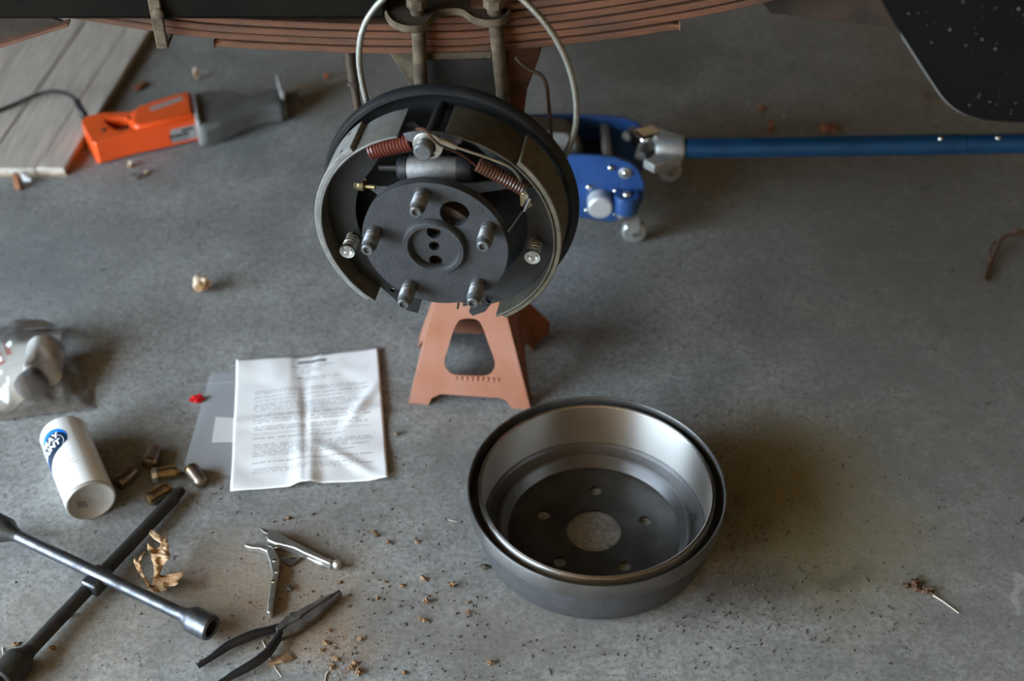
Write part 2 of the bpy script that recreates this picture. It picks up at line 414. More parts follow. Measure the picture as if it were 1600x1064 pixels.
MT['film_clear'] = plastic('film_clear', (.75, .74, .72), .93, .02, .08)
MT['film_milky'] = plastic('film_milky', (.80, .83, .88), .58, .03)

def paper_mat():
    m, nt, b = new_mat('printed_paper'); L = nt.links.new
    uv = N(nt, 'ShaderNodeUVMap'); sp = N(nt, 'ShaderNodeSeparateXYZ'); L(uv.outputs[0], sp.inputs[0])
    u, v = sp.outputs[0], math_n(nt, 'SUBTRACT', 1.0, sp.outputs[1])
    def band(x, a, b_): return math_n(nt, 'MULTIPLY', math_n(nt, 'GREATER_THAN', x, a), math_n(nt, 'LESS_THAN', x, b_))
    NL = 62.0
    li = math_n(nt, 'FLOOR', math_n(nt, 'MULTIPLY', v, NL)); lf = math_n(nt, 'FRACT', math_n(nt, 'MULTIPLY', v, NL))
    cmb = N(nt, 'ShaderNodeCombineXYZ'); L(math_n(nt, 'MULTIPLY', u, 60.0), cmb.inputs[0]); L(math_n(nt, 'MULTIPLY', li, 7.3), cmb.inputs[1])
    wn = N(nt, 'ShaderNodeTexNoise', Scale=1.0, Detail=1.0); L(cmb.outputs[0], wn.inputs[0])
    words = rng(nt, wn.outputs['Fac'], .38, .50)
    cm2 = N(nt, 'ShaderNodeCombineXYZ'); L(math_n(nt, 'MULTIPLY', u, 330.0), cm2.inputs[0]); L(math_n(nt, 'MULTIPLY', v, 300.0), cm2.inputs[1])
    gn = N(nt, 'ShaderNodeTexNoise', Scale=1.0, Detail=1.0); L(cm2.outputs[0], gn.inputs[0])
    glyph = rng(nt, gn.outputs['Fac'], .32, .52)
    row = math_n(nt, 'LESS_THAN', lf, .46)
    lrand = N(nt, 'ShaderNodeTexWhiteNoise', noise_dimensions='1D'); L(li, lrand.inputs['W'])
    full = math_n(nt, 'GREATER_THAN', lrand.outputs['Value'], .16)
    rend = math_n(nt, 'LESS_THAN', u, math_n(nt, 'ADD', .62, math_n(nt, 'MULTIPLY', lrand.outputs['Value'], .5)))
    body = None
    for a, b_ in ((.255, .345), (.365, .425), (.455, .475), (.50, .525), (.545, .575), (.60, .655), (.675, .77), (.80, .82), (.845, .89)):
        k = band(v, a, b_); body = k if body is None else math_n(nt, 'MAXIMUM', body, k)
    body = math_n(nt, 'MULTIPLY', body, math_n(nt, 'MULTIPLY', band(u, .13, .915), math_n(nt, 'MULTIPLY', rend, full)))
    for (a, b_, c_, d_) in ((.075, .092, .38, .68), (.10, .14, .44, .60), (.175, .19, .38, .72), (.195, .205, .46, .62), (.43, .445, .46, .62)):
        body = math_n(nt, 'MAXIMUM', body, math_n(nt, 'MULTIPLY', band(v, a, b_), band(u, c_, d_)))
    ink = math_n(nt, 'MULTIPLY', math_n(nt, 'MULTIPLY', body, row), math_n(nt, 'MULTIPLY', words, glyph))
    tit = math_n(nt, 'MULTIPLY', math_n(nt, 'MULTIPLY', band(v, .036, .062), band(u, .425, .63)), rng(nt, gn.outputs['Fac'], .30, .45))
    f = math_n(nt, 'MAXIMUM', math_n(nt, 'MULTIPLY', ink, .72), math_n(nt, 'MULTIPLY', tit, .85))
    L(mixc(nt, f, (.84, .84, .84), (.06, .06, .08)), b.inputs['Base Color'])
    b.inputs['Roughness'].default_value = .7
    return m
MT['paper'] = paper_mat()

# ------------------------------------------------------------------ the garage
def struct(name, mb, m): return tag(mb.build(name, m), kind='structure')
X1, Y0, Y1, ZC = 3.2, -2.6, 4.6, 2.6
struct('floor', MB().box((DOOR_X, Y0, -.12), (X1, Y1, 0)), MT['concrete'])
struct('driveway', MB().box((-9, -7, -.14), (DOOR_X, 8, -.02)), MT['driveway'])
struct('ceiling', MB().box((DOOR_X-.1, Y0-.1, ZC), (X1+.1, Y1+.1, ZC+.1)), MT['timber'])
struct('wall_back', MB().box((DOOR_X-.1, Y1, -.12), (X1+.1, Y1+.1, ZC)), MT['warm_board'])
struct('wall_front', MB().box((DOOR_X-.1, Y0-.1, -.12), (X1+.1, Y0, ZC)), MT['plaster'])
struct('wall_right', MB().box((X1, Y0, -.12), (X1+.1, Y1, ZC)), MT['dark_board'])
wl = MB().box((DOOR_X-.1, Y0, -.12), (DOOR_X, DOOR_Y0, ZC)).box((DOOR_X-.1, DOOR_Y1, -.12), (DOOR_X, Y1, ZC)).box((DOOR_X-.1, DOOR_Y0, DOOR_Z), (DOOR_X, DOOR_Y1, ZC))
struct('wall_left', wl, MT['plaster'])

# ------------------------------------------------------------------ truck frame, leaf spring, axle, fender
YS = 1.42                                            # near face of the leaf spring
tf = thing('truck_frame', 'dark dirty truck frame rail above the rusty leaf spring', 'truck frame', (-.3, 1.6, .62))
M0 = loc_of(tf)
MB().box((-2.0, 1.411, YP(300, 32, 1.411).z), (YP(606, 30, 1.411).x, 1.495, .82), M0).build('frame_rail', MT['frame_dark'], tf, .006)
MB().box((-1.7, 1.24, .98), (2.2, 3.0, 1.04), M0).build('unseen_bed_floor', MT['frame_dark'], tf)  # out of view, put in and sized for the shade it casts
MB().box((-2.0, 2.55, .668), (2.2, 2.63, .82), M0).build('frame_rail', MT['frame_dark'], tf, .006)
# rear hanger bar and front hanger plate
hp = [YP(x, y, 1.47) for x, y in ((1150, -40), (1205, 21), (1300, 33), (1400, 44), (1470, 50), (1470, -50))]
MB().plate([(p.x, p.z) for p in hp], [], 1.47, 1.53, lambda a, b, h: M0 @ Vector((a, h, b))).build('hanger_bar', MT['rust_dark'], tf, .004)
hq = [YP(x, y, 1.50) for x, y in ((-60, 92), (0, 71), (108, 37), (60, 22), (-60, 22))]
MB().plate([(p.x, p.z) for p in hq], [], 1.50, 1.505, lambda a, b, h: M0 @ Vector((a, h, b))).build('hanger_plate', MT['rust_dark'], tf, .001)
hq2 = [YP(x, y, 1.495) for x, y in ((-60, 92), (0, 72), (108, 38), (108, 33), (0, 66), (-60, 86))]
MB().plate([(p.x, p.z) for p in hq2], [], 1.488, 1.502, lambda a, b, h: M0 @ Vector((a, h, b))).build('hanger_flange', MT['rust'], tf)

ls = thing('leaf_spring', 'rusty orange-brown leaf spring pack running across above the brake', 'leaf spring', (-.05, 1.45, .55))
M1 = loc_of(ls)
bot = [YP(x, y, YS) for x, y in ((-120, 12), (0, 26), (105, 40), (195, 54), (270, 65), (345, 73), (450, 79), (560, 83), (690, 84), (760, 81), (900, 68), (1000, 55), (1120, 35), (1240, 8), (1400, -35))]
bz = smooth_path([(p.x, 0, p.z) for p in bot], 4)
def zbot(x):
    for a, b in zip(bz, bz[1:]):
        if a.x <= x <= b.x: return a.z+(b.z-a.z)*(x-a.x)/(b.x-a.x)
    return bz[0].z if x < bz[0].x else bz[-1].z
TH = .0098
def px_x(x, y): return YP(x, y, YS).x
leafr = [(px_x(336, 80), px_x(1062, 50)), (px_x(-110, 25), px_x(1245, 8)), (px_x(-90, 30), px_x(1420, -30)), (px_x(-150, 20), px_x(1450, -30)), (px_x(635, 20), px_x(1450, -30)), (px_x(640, 30), px_x(1300, -30))]
for k, (xa, xb) in enumerate(leafr):
    vs_, fs_ = [], []; nseg = 48
    for i in range(nseg+1):
        x = xa+(xb-xa)*i/nseg
        fl = .0035*k*max(0, (x+.05))                  # the leaves spread slightly towards the rear
        z = zbot(x)+TH*k-.001+fl*1.5
        t = TH-.0016 if not (i in (0, nseg)) else TH*.55
        ya, yb = YS+.0012*(k % 2), YS+.0635
        vs_ += [(x, ya, z), (x, yb, z), (x, yb, z+t), (x, ya, z+t)]
    for i in range(nseg):
        o = i*4
        for j in range(4): fs_.append([o+j, o+4+j, o+4+(j+1) % 4, o+(j+1) % 4])
    fs_.append([3, 2, 1, 0]); fs_.append([nseg*4+j for j in range(4)])
    MB().add(vs_, fs_, M1).build('leaf', MT['rust'], ls, .0015, 1)
# rebound clip
c0, c1 = YP(231, 5, YS-.016), YP(265, 72, YS-.016)
cl = MB().box((c0.x, YS-.016, c1.z), (c1.x-.002, YS-.0105, c0.z+.03), M1).box((c0.x, YS-.016, c1.z-.004), (c1.x-.002, YS+.07, c1.z+.0005), M1)
cl.build('rebound_clip', MT['rust_tan'], ls, .0015)
cp = YP(247, 22, YS-.017); MB().ball(M1 @ cp, .007, sc=(1, .5, 1)).build('clip_rivet', MT['rust_tan'], ls)
# U-bolts
UB = YS-.0105
for (xa, ya, xb, yb) in ((650, -25, 659, 150), (768, -25, 787, 160)):
    p, q = YP(xa, ya, UB), YP(xb, yb, UB)
    b2 = Vector((q.x, UB+.045, q.z-.075)); b3 = Vector((q.x, UB+.080, q.z-.02))
    MB().tube([M1 @ v for v in smooth_path([p, (p+q)/2, q, q+Vector((0, .003, -.03)), b2, b3, b3+Vector((0, 0, .12))], 6)], .0082, 12).build('u_bolt', MT['rust_tan'], ls)
    nz_ = .622
    t = (nz_-p.z)/(q.z-p.z); cn = p+(q-p)*t
    MB().lathe([(.0, .012), (.009, .012), (.0125, .010), (.0125, 0), (0, 0)], 6, Matrix.Translation(M1 @ cn)).build('u_bolt_nut', MT['rust_tan'], ls, .001)
# clamp plate with scalloped turned-down front edge
pz = .612
fe = [(602, 8), (604, 22), (612, 36), (628, 44), (648, 46), (664, 41), (674, 30), (684, 22), (700, 19), (722, 20), (734, 28), (748, 35), (768, 37), (788, 33), (796, 22), (796, 4)]
fp = smooth_path([G(x, y, pz) for x, y in fe], 3)
pl = [(p.x, p.y) for p in fp] + [(fp[-1].x, YS+.07), (fp[0].x, YS+.07)]
MB().plate(pl, [], pz-.005, pz+.002, None, M1).build('clamp_plate', MT['rust_dark'], ls, .001)
MB().tube([M1 @ p for p in fp], .0026, 6, flat=1.8).build('clamp_plate_lip', MT['rust_tan'], ls)

# axle housing
BC = Vector((-.0875, 1.2221, .4235)); PSI = .161
BU = Vector((math.cos(PSI), -math.sin(PSI), 0)); BN = Vector((-math.sin(PSI), -math.cos(PSI), 0))
def BP(x, y, off):                                   # point of the brake plane 'off' in front of the hub flange, brake-local (u, back, up)
    p = onplane(x, y, BC+BN*off, BN)-BC
    return Vector((p.dot(BU), -off, p.z))
ax = thing('axle_housing', 'grimy brown rear axle housing resting on the orange jack stand', 'axle', (BC.x, BC.y, BC.z), -PSI)
MA = loc_of(ax)
MB().tube([(0, .09, 0), (0, .20, 0), (0, .5, 0), (0, .66, 0)], [.042, .042, .046, .07], 24).build('axle_tube', MT['rust_dark'], ax)
MB().ball((.0, .86, 0), .2, 24, 16, (.8, 1, .8)).build('differential', MT['rust_dark'], ax)
MB().box((-.108, YS+.004, .455), (-.016, YS+.06, zbot(-.05)-.0005), MA).build('spring_block', MT['grease_black'], ax, .003)
bb = [YP(x, y, YS-.002) for x, y in ((655, 84), (658, 93), (768, 91), (768, 80))]
MB().plate([(p.x, p.z) for p in bb], [], YS-.003, YS+.01, lambda a, b, h: MA @ Vector((a, h, b))).build('spring_perch', MT['rust_tan'], ax, .001)
for nm, pp, mm, yy in (('shock_bracket', ((792, 70), (850, 62), (842, 92), (824, 140), (816, 200), (788, 200)), 'rust', 1.445), ('perch_gusset', ((606, 80), (652, 80), (662, 150), (656, 160)), 'rust_tan', 1.46)):
    q = [YP(x, y, yy) for x, y in pp]
    MB().plate([(p.x, p.z) for p in q], [], yy, yy+.02, lambda a, b, h: MA @ Vector((a, h, b))).build(nm, MT[mm], ax, .002)

sk = thing('shock_absorber', 'thin brown shock absorber rod hanging left of the braided hose', 'shock absorber', YP(560, 190, 1.5))
MK = loc_of(sk)
a, b_, c_ = YP(541, 40, 1.5), YP(553, 128, 1.5), YP(566, 215, 1.5)
MB().tube([MK @ a, MK @ b_], .0075, 14).build('shock_body', MT['line_brown'], sk)
MB().tube([MK @ b_, MK @ c_], .0052, 12).build('shock_rod', MT['line_brown'], sk)
MB().tube([MK @ (b_+(a-b_)*.03), MK @ (b_-(a-b_)*.05)], .0088, 14).build('shock_collar', MT['rust_dark'], sk)

# fender panel (rear lower corner of the wheel opening)
FY = 1.13
fd = thing('fender_panel', 'black speckled truck fender panel hanging at the upper right', 'fender', YP(1540, 188, FY))
MF = loc_of(fd)
ed = smooth_path([YP(x, y, FY) for x, y in ((1352, -45), (1376, 0), (1402, 44), (1430, 88), (1456, 128), (1476, 156), (1498, 174), (1525, 185), (1560, 190), (1620, 192), (1720, 193))], 4)
poly = [(p.x, p.z) for p in ed] + [(ed[-1].x, ed[-1].z+.5), (ed[0].x-.06, ed[-1].z+.5)]
MB().plate(poly, [], 0, .0025, lambda a, b, h: MF @ Vector((a, FY+h+.12*max(0, a-.45)**2, b))).build('panel', MT['fender_black'], fd)
MB().tube([MF @ Vector((p.x, FY+.001+.12*max(0, p.x-.45)**2, p.z)) for p in ed[9:31]], .0006, 6).build('worn_edge', MT['chip_white'], fd)
rn = random.Random(4)
sm_ = MB()
for i in range(55):
    x, y = rn.uniform(1400, 1600), rn.uniform(0, 186)
    p = YP(x, y, FY)
    if any(abs(p.x-e.x) < .01 and p.z < e.z+.004 for e in ed) or p.x < ed[0].x + (ed[0].z-p.z)*.62+.02: continue
    r_ = rn.uniform(.0002, .0006)
    sm_.ball(MF @ Vector((p.x, FY-.0002+.12*max(0, p.x-.45)**2, p.z)), r_, 6, 4, (rn.uniform(.6, 1.8), .3, rn.uniform(.6, 1.4)))
tag(sm_.build('paint_chips', MT['chip_white'], fd), kind='stuff')

# ------------------------------------------------------------------ drum brake on the axle end  (local: x right, y back, z up, origin at hub flange centre)
dbk = thing('drum_brake', 'open drum brake assembly with shoes, springs and five-stud grey hub', 'drum brake', BC, -PSI)
FM = Matrix(((1,0,0,0),(0,0,-1,0),(0,1,0,0),(0,0,0,1)))     # local z (plate/lathe axis) -> brake -y (towards the viewer), plate y -> up
def fplate(outer, holes, o0, o1): return MB().plate(outer, holes, o0, o1, None, FM)   # offsets measured towards the viewer
# backing plate
bpl = MB().lathe([(.030, -.096), (.128, -.096), (.138, -.093), (.1425, -.088), (.1455, -.0832), (.150, -.0832), (.1530, -.087), (.1535, -.094), (.1515, -.0965), (.142, -.097), (.128, -.100), (.030, -.100)], 96, FM, True)
bplo = bpl.build('backing_plate', MT['plate_black'], dbk)
for (x, y, r_) in ((.118, .018, .006), (-.112, .038, .004), (-.100, -.062, .004), (.095, -.085, .007), (.05, -.12, .004), (-.05, -.118, .004)):
    MB().cyl((x, .0955, y), (x, .088, y), r_, 12).build('anchor_boss', MT['plate_black'], bplo)
# hub
hub = thing('hub', None, None); hub.parent = dbk
fl_holes = [circle(.0242, .046, .0168, 28), circle(-.0005, .0175, .0082, 20), circle(-.0005, -.0015, .0062, 18), circle(.0005, -.0225, .0080, 20)]
fplate(circle(0, 0, .0842, 96), fl_holes, -.0125, 0).build('hub_flange', MT['hub_grey'], hub, .0014)
MB().lathe([(.0372, 0), (.0365, .006), (.0345, .0085), (.0300, .0085), (.0280, .006), (.0275, .0005), (.0275, -.001), (.0372, -.001)], 64, FM, True).build('pilot_ring', MT['hub_grey'], hub)
MB().lathe([(0, -.0135), (.047, -.0135), (.045, -.05), (.05, -.094), (0, -.094)], 48, FM).build('axle_hub', MT['rust_dark'], hub)
for k in range(5):
    a = math.pi/2+.1563-k*2*math.pi/5; x, y = .0699*math.cos(a), .0699*math.sin(a)
    st = MB().lathe([(0, -.001), (.0088, -.001), (.0088, .004), (.0083, .006), (.0083, .0275), (.0072, .029), (.0068, .0355), (.0058, .0365), (.0040, .0365), (.0034, .0335), (0, .033)], 24, Matrix.Translation((x, 0, y)) @ FM)
    helix((x, -.008, y), (x, -.027, y), .0083, 14, .00055, 18, 4, st)
    st.build('wheel_stud', MT['stud_grey'], hub)
# brake shoes
def shoe(side, du, dw, lin, tab, webpoly, ml, mt, mw='black_paint'):
    s = thing('brake_shoe', None, None); s.parent = dbk
    T = Matrix.Translation((du, 0, dw)) @ FM
    MB().lathe([(.1338, -.0265), (.1395, -.0265), (.1403, -.0275), (.1403, -.083), (.1338, -.083)], 64, T, True, lin[0], lin[1]).build('lining', MT[ml], s, .0006, 1)
    MB().lathe([(.1312, -.0245), (.1337, -.0245), (.1337, -.0845), (.1312, -.0845)], 72, T, True, tab[0], tab[1]).build('shoe_table', MT[mt], s, .0006, 1)
    w = MB().plate(webpoly[0], webpoly[1], -.0565, -.0515, None, T).build('shoe_web', MT[mw], s, .0008, 1)
    n_r = 7
    for i in range(n_r):
        for o in (-.036, -.073):
            a = R(lin[0]+(lin[1]-lin[0])*(i+.5)/n_r)
            p = T @ Vector((.1402*math.cos(a), .1402*math.sin(a), o)); q = T @ Vector((.1407*math.cos(a), .1407*math.sin(a), o))
            MB().cyl(p, q, .0026, 10).build('rivet', MT['groove_black'], s)
    return s
wl_ = arc(.1313, 105, 236, 40) + [(-.044, -.140), (-.030, -.143), (-.024, -.122), (-.055, -.104)] + arc(.098, 232, 140, 24) + [(-.060, .088), (-.030, .110), (-.014, .116), (-.013, .126), (-.02, .130)]
wr_ = arc(.1313, 82, -66, 40) + [(.046, -.133), (.030, -.142), (.0255, -.136), (.036, -.104)] + arc(.0975, -62, 40, 24) + [(.066, .079), (.040, .104), (.018, .116), (.013, .124), (.014, .130)]
shoe(-1, -.0075, -.0045, (130, 232), (105, 235), (wl_, [circle(-.108, -.041+.0045, .004, 12), circle(-.085, .0965, .004, 12), circle(-.060, -.110, .0035, 10)]), 'lining_grey', 'table_grey')
shoe(1, .001, -.001, (49, -58), (86, -61), (wr_, [circle(.1065, -.027, .004, 12), circle(.098, .062, .004, 12), circle(.052, -.115, .004, 10)]), 'lining_olive', 'table_olive', 'web_lit')
# anchor pin with cable eye
an = MB().lathe([(0, .010), (.0085, .010), (.0100, .0085), (.0100, -.012), (.0100, -.020), (0, -.020)], 28, Matrix.Translation((-.0065, 0, .1285)) @ FM).build('anchor_pin', MT['stud_grey'], dbk)
MB().cyl((-.0065, .018, .128), (-.0065, .096, .124), .0065, 16).build('anchor_post', MT['plate_black'], dbk)
# guide plate behind the pin
gp = [(-.034, .132), (-.030, .124), (-.012, .121), (.010, .122), (.030, .126), (.032, .134), (.012, .137), (-.016, .138)]
fplate(gp, [], -.022, -.018).build('anchor_plate', MT['cast_grey'], dbk, .0008)
cbl = thing('adjuster_cable', None, None); cbl.parent = dbk
ec = (-.0035, .1295)
fplate(circle(ec[0], ec[1], .0165, 28) , [circle(ec[0]-.002, ec[1]-.001, .0108, 24)], -.006, -.003).build('cable_eye', MT['zinc'], cbl, .0006)
t0, t1 = BP(688, 219, -.004), BP(713, 230, -.006)
MB().tube([t0, (t0+t1)/2, t1], [.0042, .0036, .0034], 10).build('crimp', MT['zinc'], cbl)
cpts = [t1, BP(740, 239, -.011), BP(766, 248, -.017), BP(796, 261, -.022), BP(811, 277, -.03), BP(820, 298, -.036), BP(823, 312, -.038)]
MB().tube(smooth_path(cpts, 6), .0016, 8).build('cable', MT['zinc'], cbl)
pad = [BP(x, y, -.040) for x, y in ((813, 300), (824, 297), (833, 318), (824, 325), (814, 318))]
MB().plate([(p.x, p.z) for p in pad], [], .036, .040, lambda a, b, h: Vector((a, h, b))).build('cable_guide', MT['brass_zinc'], cbl, .0006)
MB().tube([BP(828, 309, -.036), BP(823, 318, -.034), BP(819, 328, -.036)], .0032, 8).build('cable_hook', MT['chrome'], cbl)
MB().tube([BP(823, 320, -.036), BP(806, 345, -.05), BP(786, 372, -.062)], .0011, 6).build('lever_wire', MT['zinc'], cbl)
# return springs
rs1 = thing('return_spring', None, None); rs1.parent = dbk
sa, sb = BP(580, 236, -.030), BP(645, 221, -.028)
helix(sa, sb, .0084, 13, .0017, 16, 6).build('coil', MT['spring_red'], rs1)
MB().tube(smooth_path([sb+Vector((-.002, 0, -.006)), sb+Vector((.006, 0, -.004)), Vector((-.012, -.001, .116)), Vector((-.004, -.002, .1175)), Vector((.0045, -.002, .1225))], 5), .0016, 6).build('hook', MT['spring_red'], rs1)
MB().tube(smooth_path([sa+Vector((.001, 0, .007)), sa+Vector((-.008, .004, .004)), sa+Vector((-.012, .022, .002))], 5), .0016, 6).build('hook', MT['spring_red'], rs1)
rs2 = thing('return_spring', None, None); rs2.parent = dbk
sa, sb = BP(747, 256, -.030), BP(819, 295, -.033)
helix(sa, sb, .0072, 16, .0016, 16, 6).build('coil', MT['spring_brown'], rs2)
MB().tube(smooth_path([BP(650, 201, .004), BP(664, 203, .006), BP(676, 216, .006), BP(690, 228, -.004), BP(720, 241, -.018), BP(738, 254, -.028), sa+Vector((.001, 0, -.006))], 5), .0015, 6).build('hook', MT['spring_brown'], rs2)
MB().tube(smooth_path([sb+Vector((0, 0, .006)), sb+Vector((.006, .006, -.001)), sb+Vector((.007, .022, -.003))], 5), .0015, 6).build('hook', MT['spring_brown'], rs2)
# wheel cylinder
wc = thing('wheel_cylinder', None, None); wc.parent = dbk
wa, wb = BP(622, 262, -.048), BP(740, 264, -.048)
wd = (wb-wa).normalized()
Mw = align(wa, wd); Lw = (wb-wa).length
MB().lathe([(0, .012), (.0138, .012), (.0145, .013), (.0145, Lw-.018), (.0138, Lw-.017), (0, Lw-.017)], 36, Mw).build('cylinder_body', MT['alu'], wc)
MB().lathe([(0, 0), (.010, 0), (.0150, .004), (.0152, .012), (.013, .0125), (0, .0125)], 32, Mw).build('dust_boot', MT['rubber'], wc)
MB().lathe([(0, Lw-.0175), (.0150, Lw-.0175), (.0152, Lw-.008), (.011, Lw-.001), (0, Lw)], 32, Mw).build('dust_boot', MT['rubber'], wc)
MB().tube([wa-wd*.022, wa+wd*.004], .004, 10).build('push_rod', MT['black_paint'], wc)
MB().tube([wb-wd*.002, wb+wd*.020], .004, 10).build('push_rod', MT['black_paint'], wc)
MB().box((-.03, .055, .062), (.012, .094, .082)).build('cylinder_foot', MT['black_paint'], wc, .003)
# parking brake strut
stt = thing('parking_strut', None, None); stt.parent = dbk
sp_ = [BP(592, 300, -.058), BP(640, 300, -.058), BP(740, 296, -.058), BP(800, 287, -.058)]
prof = [(p.x, p.z) for p in sp_]
up_ = [(x, z+.008) for x, z in prof]; dn_ = [(x, z-.006) for x, z in prof[::-1]]
MB().plate([(prof[0][0]-.008, prof[0][1]+.010)]+up_+dn_+[(prof[0][0]-.010, prof[0][1]+.003)], [], .057, .062, lambda a, b, h: Vector((a, h, b))).build('strut_bar', MT['cast_grey'], stt, .001)
p, q = BP(533, 287, -.058), BP(586, 292, -.058)
MB().tube([p, q], .003, 8).build('strut_tip', MT['brass_zinc'], stt)
helix(BP(556, 286, -.058), BP(570, 288, -.058), .0068, 5, .0016, 14, 6).build('strut_spring', MT['brass_zinc'], stt)
# hold-down springs
for (x, y) in ((543, 392), (832, 401)):
    h = thing('hold_down', None, None); h.parent = dbk
    c = BP(x, y, -.024)
    helix(c+Vector((0, .002, 0)), c+Vector((0, .027, 0)), .0074, 5, .0012, 16, 6).build('hold_down_spring', MT['zinc'], h)
    MB().lathe([(0, -.002), (.0045, -.002), (.0052, .0012), (.0092, .002), (.0097, .001), (.0097, -.001), (.0055, -.0035), (0, -.0035)], 28, Matrix.Translation(c) @ FM).build('retainer_cup', MT['chrome'], h)
    MB().box((c.x-.0035, c.y-.0045, c.z-.0012), (c.x+.0035, c.y-.002, c.z+.0012)).build('pin_head', MT['zinc'], h, .0005)
# small pins at the lower end
MB().tube([BP(716, 474, -.03), BP(715, 483, -.02)], .0016, 6).build('cotter_pin', MT['brass_zinc'], dbk)
MB().ball(BP(750, 471, -.05), .003).build('shoe_pin', MT['zinc'], dbk)
MB().tube([BP(724, 476, -.045), BP(760, 466, -.045)], .0022, 6).build('adjuster_spring', MT['black_paint'], dbk)

# braided hose and brake line
hs = [BP(x, y, o) for x, y, o in ((590, 200, -.112), (576, 168, -.106), (566, 130, -.106), (561, 92, -.106), (565, 52, -.106), (580, 20, -.106), (606, -8, -.106), (650, -36, -.108), (700, -48, -.11), (750, -42, -.11), (800, -14, -.108), (838, 20, -.106), (868, 60, -.106), (889, 105, -.106), (899, 150, -.106), (900, 190, -.106), (891, 226, -.107), (876, 256, -.115))]
bh = thing('brake_hose', 'braided stainless steel brake hose looping over the drum brake', 'brake hose', BC, -PSI)
MB().tube(smooth_path(hs, 6), .0037, 12).build('braided_sleeve', MT['braid'], bh)
MB().tube([hs[0]+(hs[0]-hs[1])*.4, hs[0]+(hs[1]-hs[0])*.2], .0052, 6).build('fitting', MT['zinc'], bh)
MB().tube([hs[-1]+(hs[-1]-hs[-2])*.4, hs[-1]], .0052, 6).build('fitting', MT['zinc'], bh)
bl = thing('brake_line', 'thin brown bent brake line right of the leaf spring clamp', 'brake line', BC, -PSI)
MB().tube(smooth_path([BP(x, y, -.17) for x, y in ((806, 90), (814, 99), (828, 109), (846, 118), (854, 134), (857, 160), (860, 195), (862, 225))], 6), .0023, 8).build('steel_tube', MT['line_brown'], bl)

# ------------------------------------------------------------------ jack stand
js = thing('jack_stand', 'faded orange jack stand holding up the axle under the brake', 'jack stand', (-.058, 1.475, 0))
MJ = loc_of(js)
e_h = Vector((.18, -.010, 0)).normalized()
F0 = Vector((-.058, 1.400, 0)); LEAN = Vector((0, .052, .21)).normalized()
FN = e_h.cross(LEAN).normalized()
def fpx(x, y):
    p = onplane(x, y, F0, FN)-F0
    return (p.dot(e_h), p.dot(LEAN))
z2 = lambda a, b: (620+a/4.835, 440+b/4.835)
ol = [fpx(*z2(*q)) for q in ((90, 922), (240, 936), (262, 885), (330, 853), (780, 877), (832, 902), (872, 968), (1015, 968))]
hw_top = .034
topb = .222
ol = ol + [(hw_top, topb), (-hw_top, topb)]
wn_ = smooth_path([(*fpx(*z2(*q)), 0) for q in ((480, 292), (550, 278), (622, 292), (660, 350), (700, 470), (742, 590), (738, 660), (690, 708), (560, 712), (430, 702), (376, 655), (364, 600), (398, 490), (440, 360), (480, 292))], 3)[:-1]
wn_ = [(p.x, p.y) for p in wn_]
def front(a, b, h): return MJ @ (F0+e_h*a+LEAN*b-FN*h)
body = thing('stand_body', None, None); body.parent = js
MB().plate(ol, [wn_], 0, .003, front).build('front_leg_plate', MT['stand_paint'], body, .0015)
DY = .150
LB = Vector((0, -.052, .21)).normalized()
F1 = F0+Vector((0.008, DY, 0))
MB().plate(ol, [wn_], 0, .003, lambda a, b, h: MJ @ (F1+e_h*a+LB*b-e_h.cross(LB).normalized()*(-h))).build('back_leg_plate', MT['stand_paint'], body, .0015)
for sgn in (-1, 1):
    A0 = F0+e_h*(ol[0][0] if sgn < 0 else ol[7][0]); A1 = A0+Vector((.008, DY, 0))
    T0_ = F0+e_h*(sgn*hw_top)+LEAN*topb; T1_ = F1+e_h*(sgn*hw_top)+LB*topb
    def side(a, b, h, A0=A0, A1=A1, T0_=T0_, T1_=T1_, sgn=sgn):
        p = (A0*(1-a)+A1*a)*(1-b)+(T0_*(1-a)+T1_*a)*b
        return MJ @ (p-Vector((sgn*h, 0, 0)))
    sp2 = [(0, 0), (.16, 0), (.24, .10), (.36, .20), (.50, .25), (.64, .20), (.76, .10), (.84, 0), (1, 0), (1, 1), (0, 1)]
    # flared ears on the rear feet
    MB().plate(sp2, [], 0, .003, side).build('side_leg_plate', MT['stand_paint'] if sgn < 0 else MT['stand_shaded'], body, .0012)
fo = [(.0, -.006), (.028, -.012), (.020, .035), (0, .06)]
pr = F1+e_h*ol[7][0]
MB().plate([(0, 0), (.018, .022), (.020, .046), (-.036, .125), (-.040, .10)], [], 0, .004, lambda a, b, h: MJ @ (pr+Vector((a+.002, h-.006-b*.18, b)))).build('foot_gusset', MT['stand_shaded'], body, .001)
MB().tube([front(0, topb-.03, .036), MJ @ Vector((-.052, 1.475, .26))], [.036, .034], 20).build('stand_neck', MT['stand_paint'], body)
for k in range(9):
    a = -.022+k*.0075
    p = front(a, .043, .0002)
    MB().box(p+Vector((-.0016, -.0006, -.007)), p+Vector((.0016, .0012, .007))).build('embossed_mark', MT['stand_paint'], body, .0006)
MB().box((-.018, -.014, .215), (.018, .014, .362), Matrix.Translation((.010, .0, 0))).build('ratchet_column', MT['rust_dark'], js, .003)
MB().plate([(-.045, 0), (.045, 0), (.055, .03), (.038, .012), (-.038, .012), (-.055, .03)], [], -.03, .03, lambda a, b, h: Vector((a+.010, h, b+.362))).build('saddle', MT['rust_dark'], js, .002)

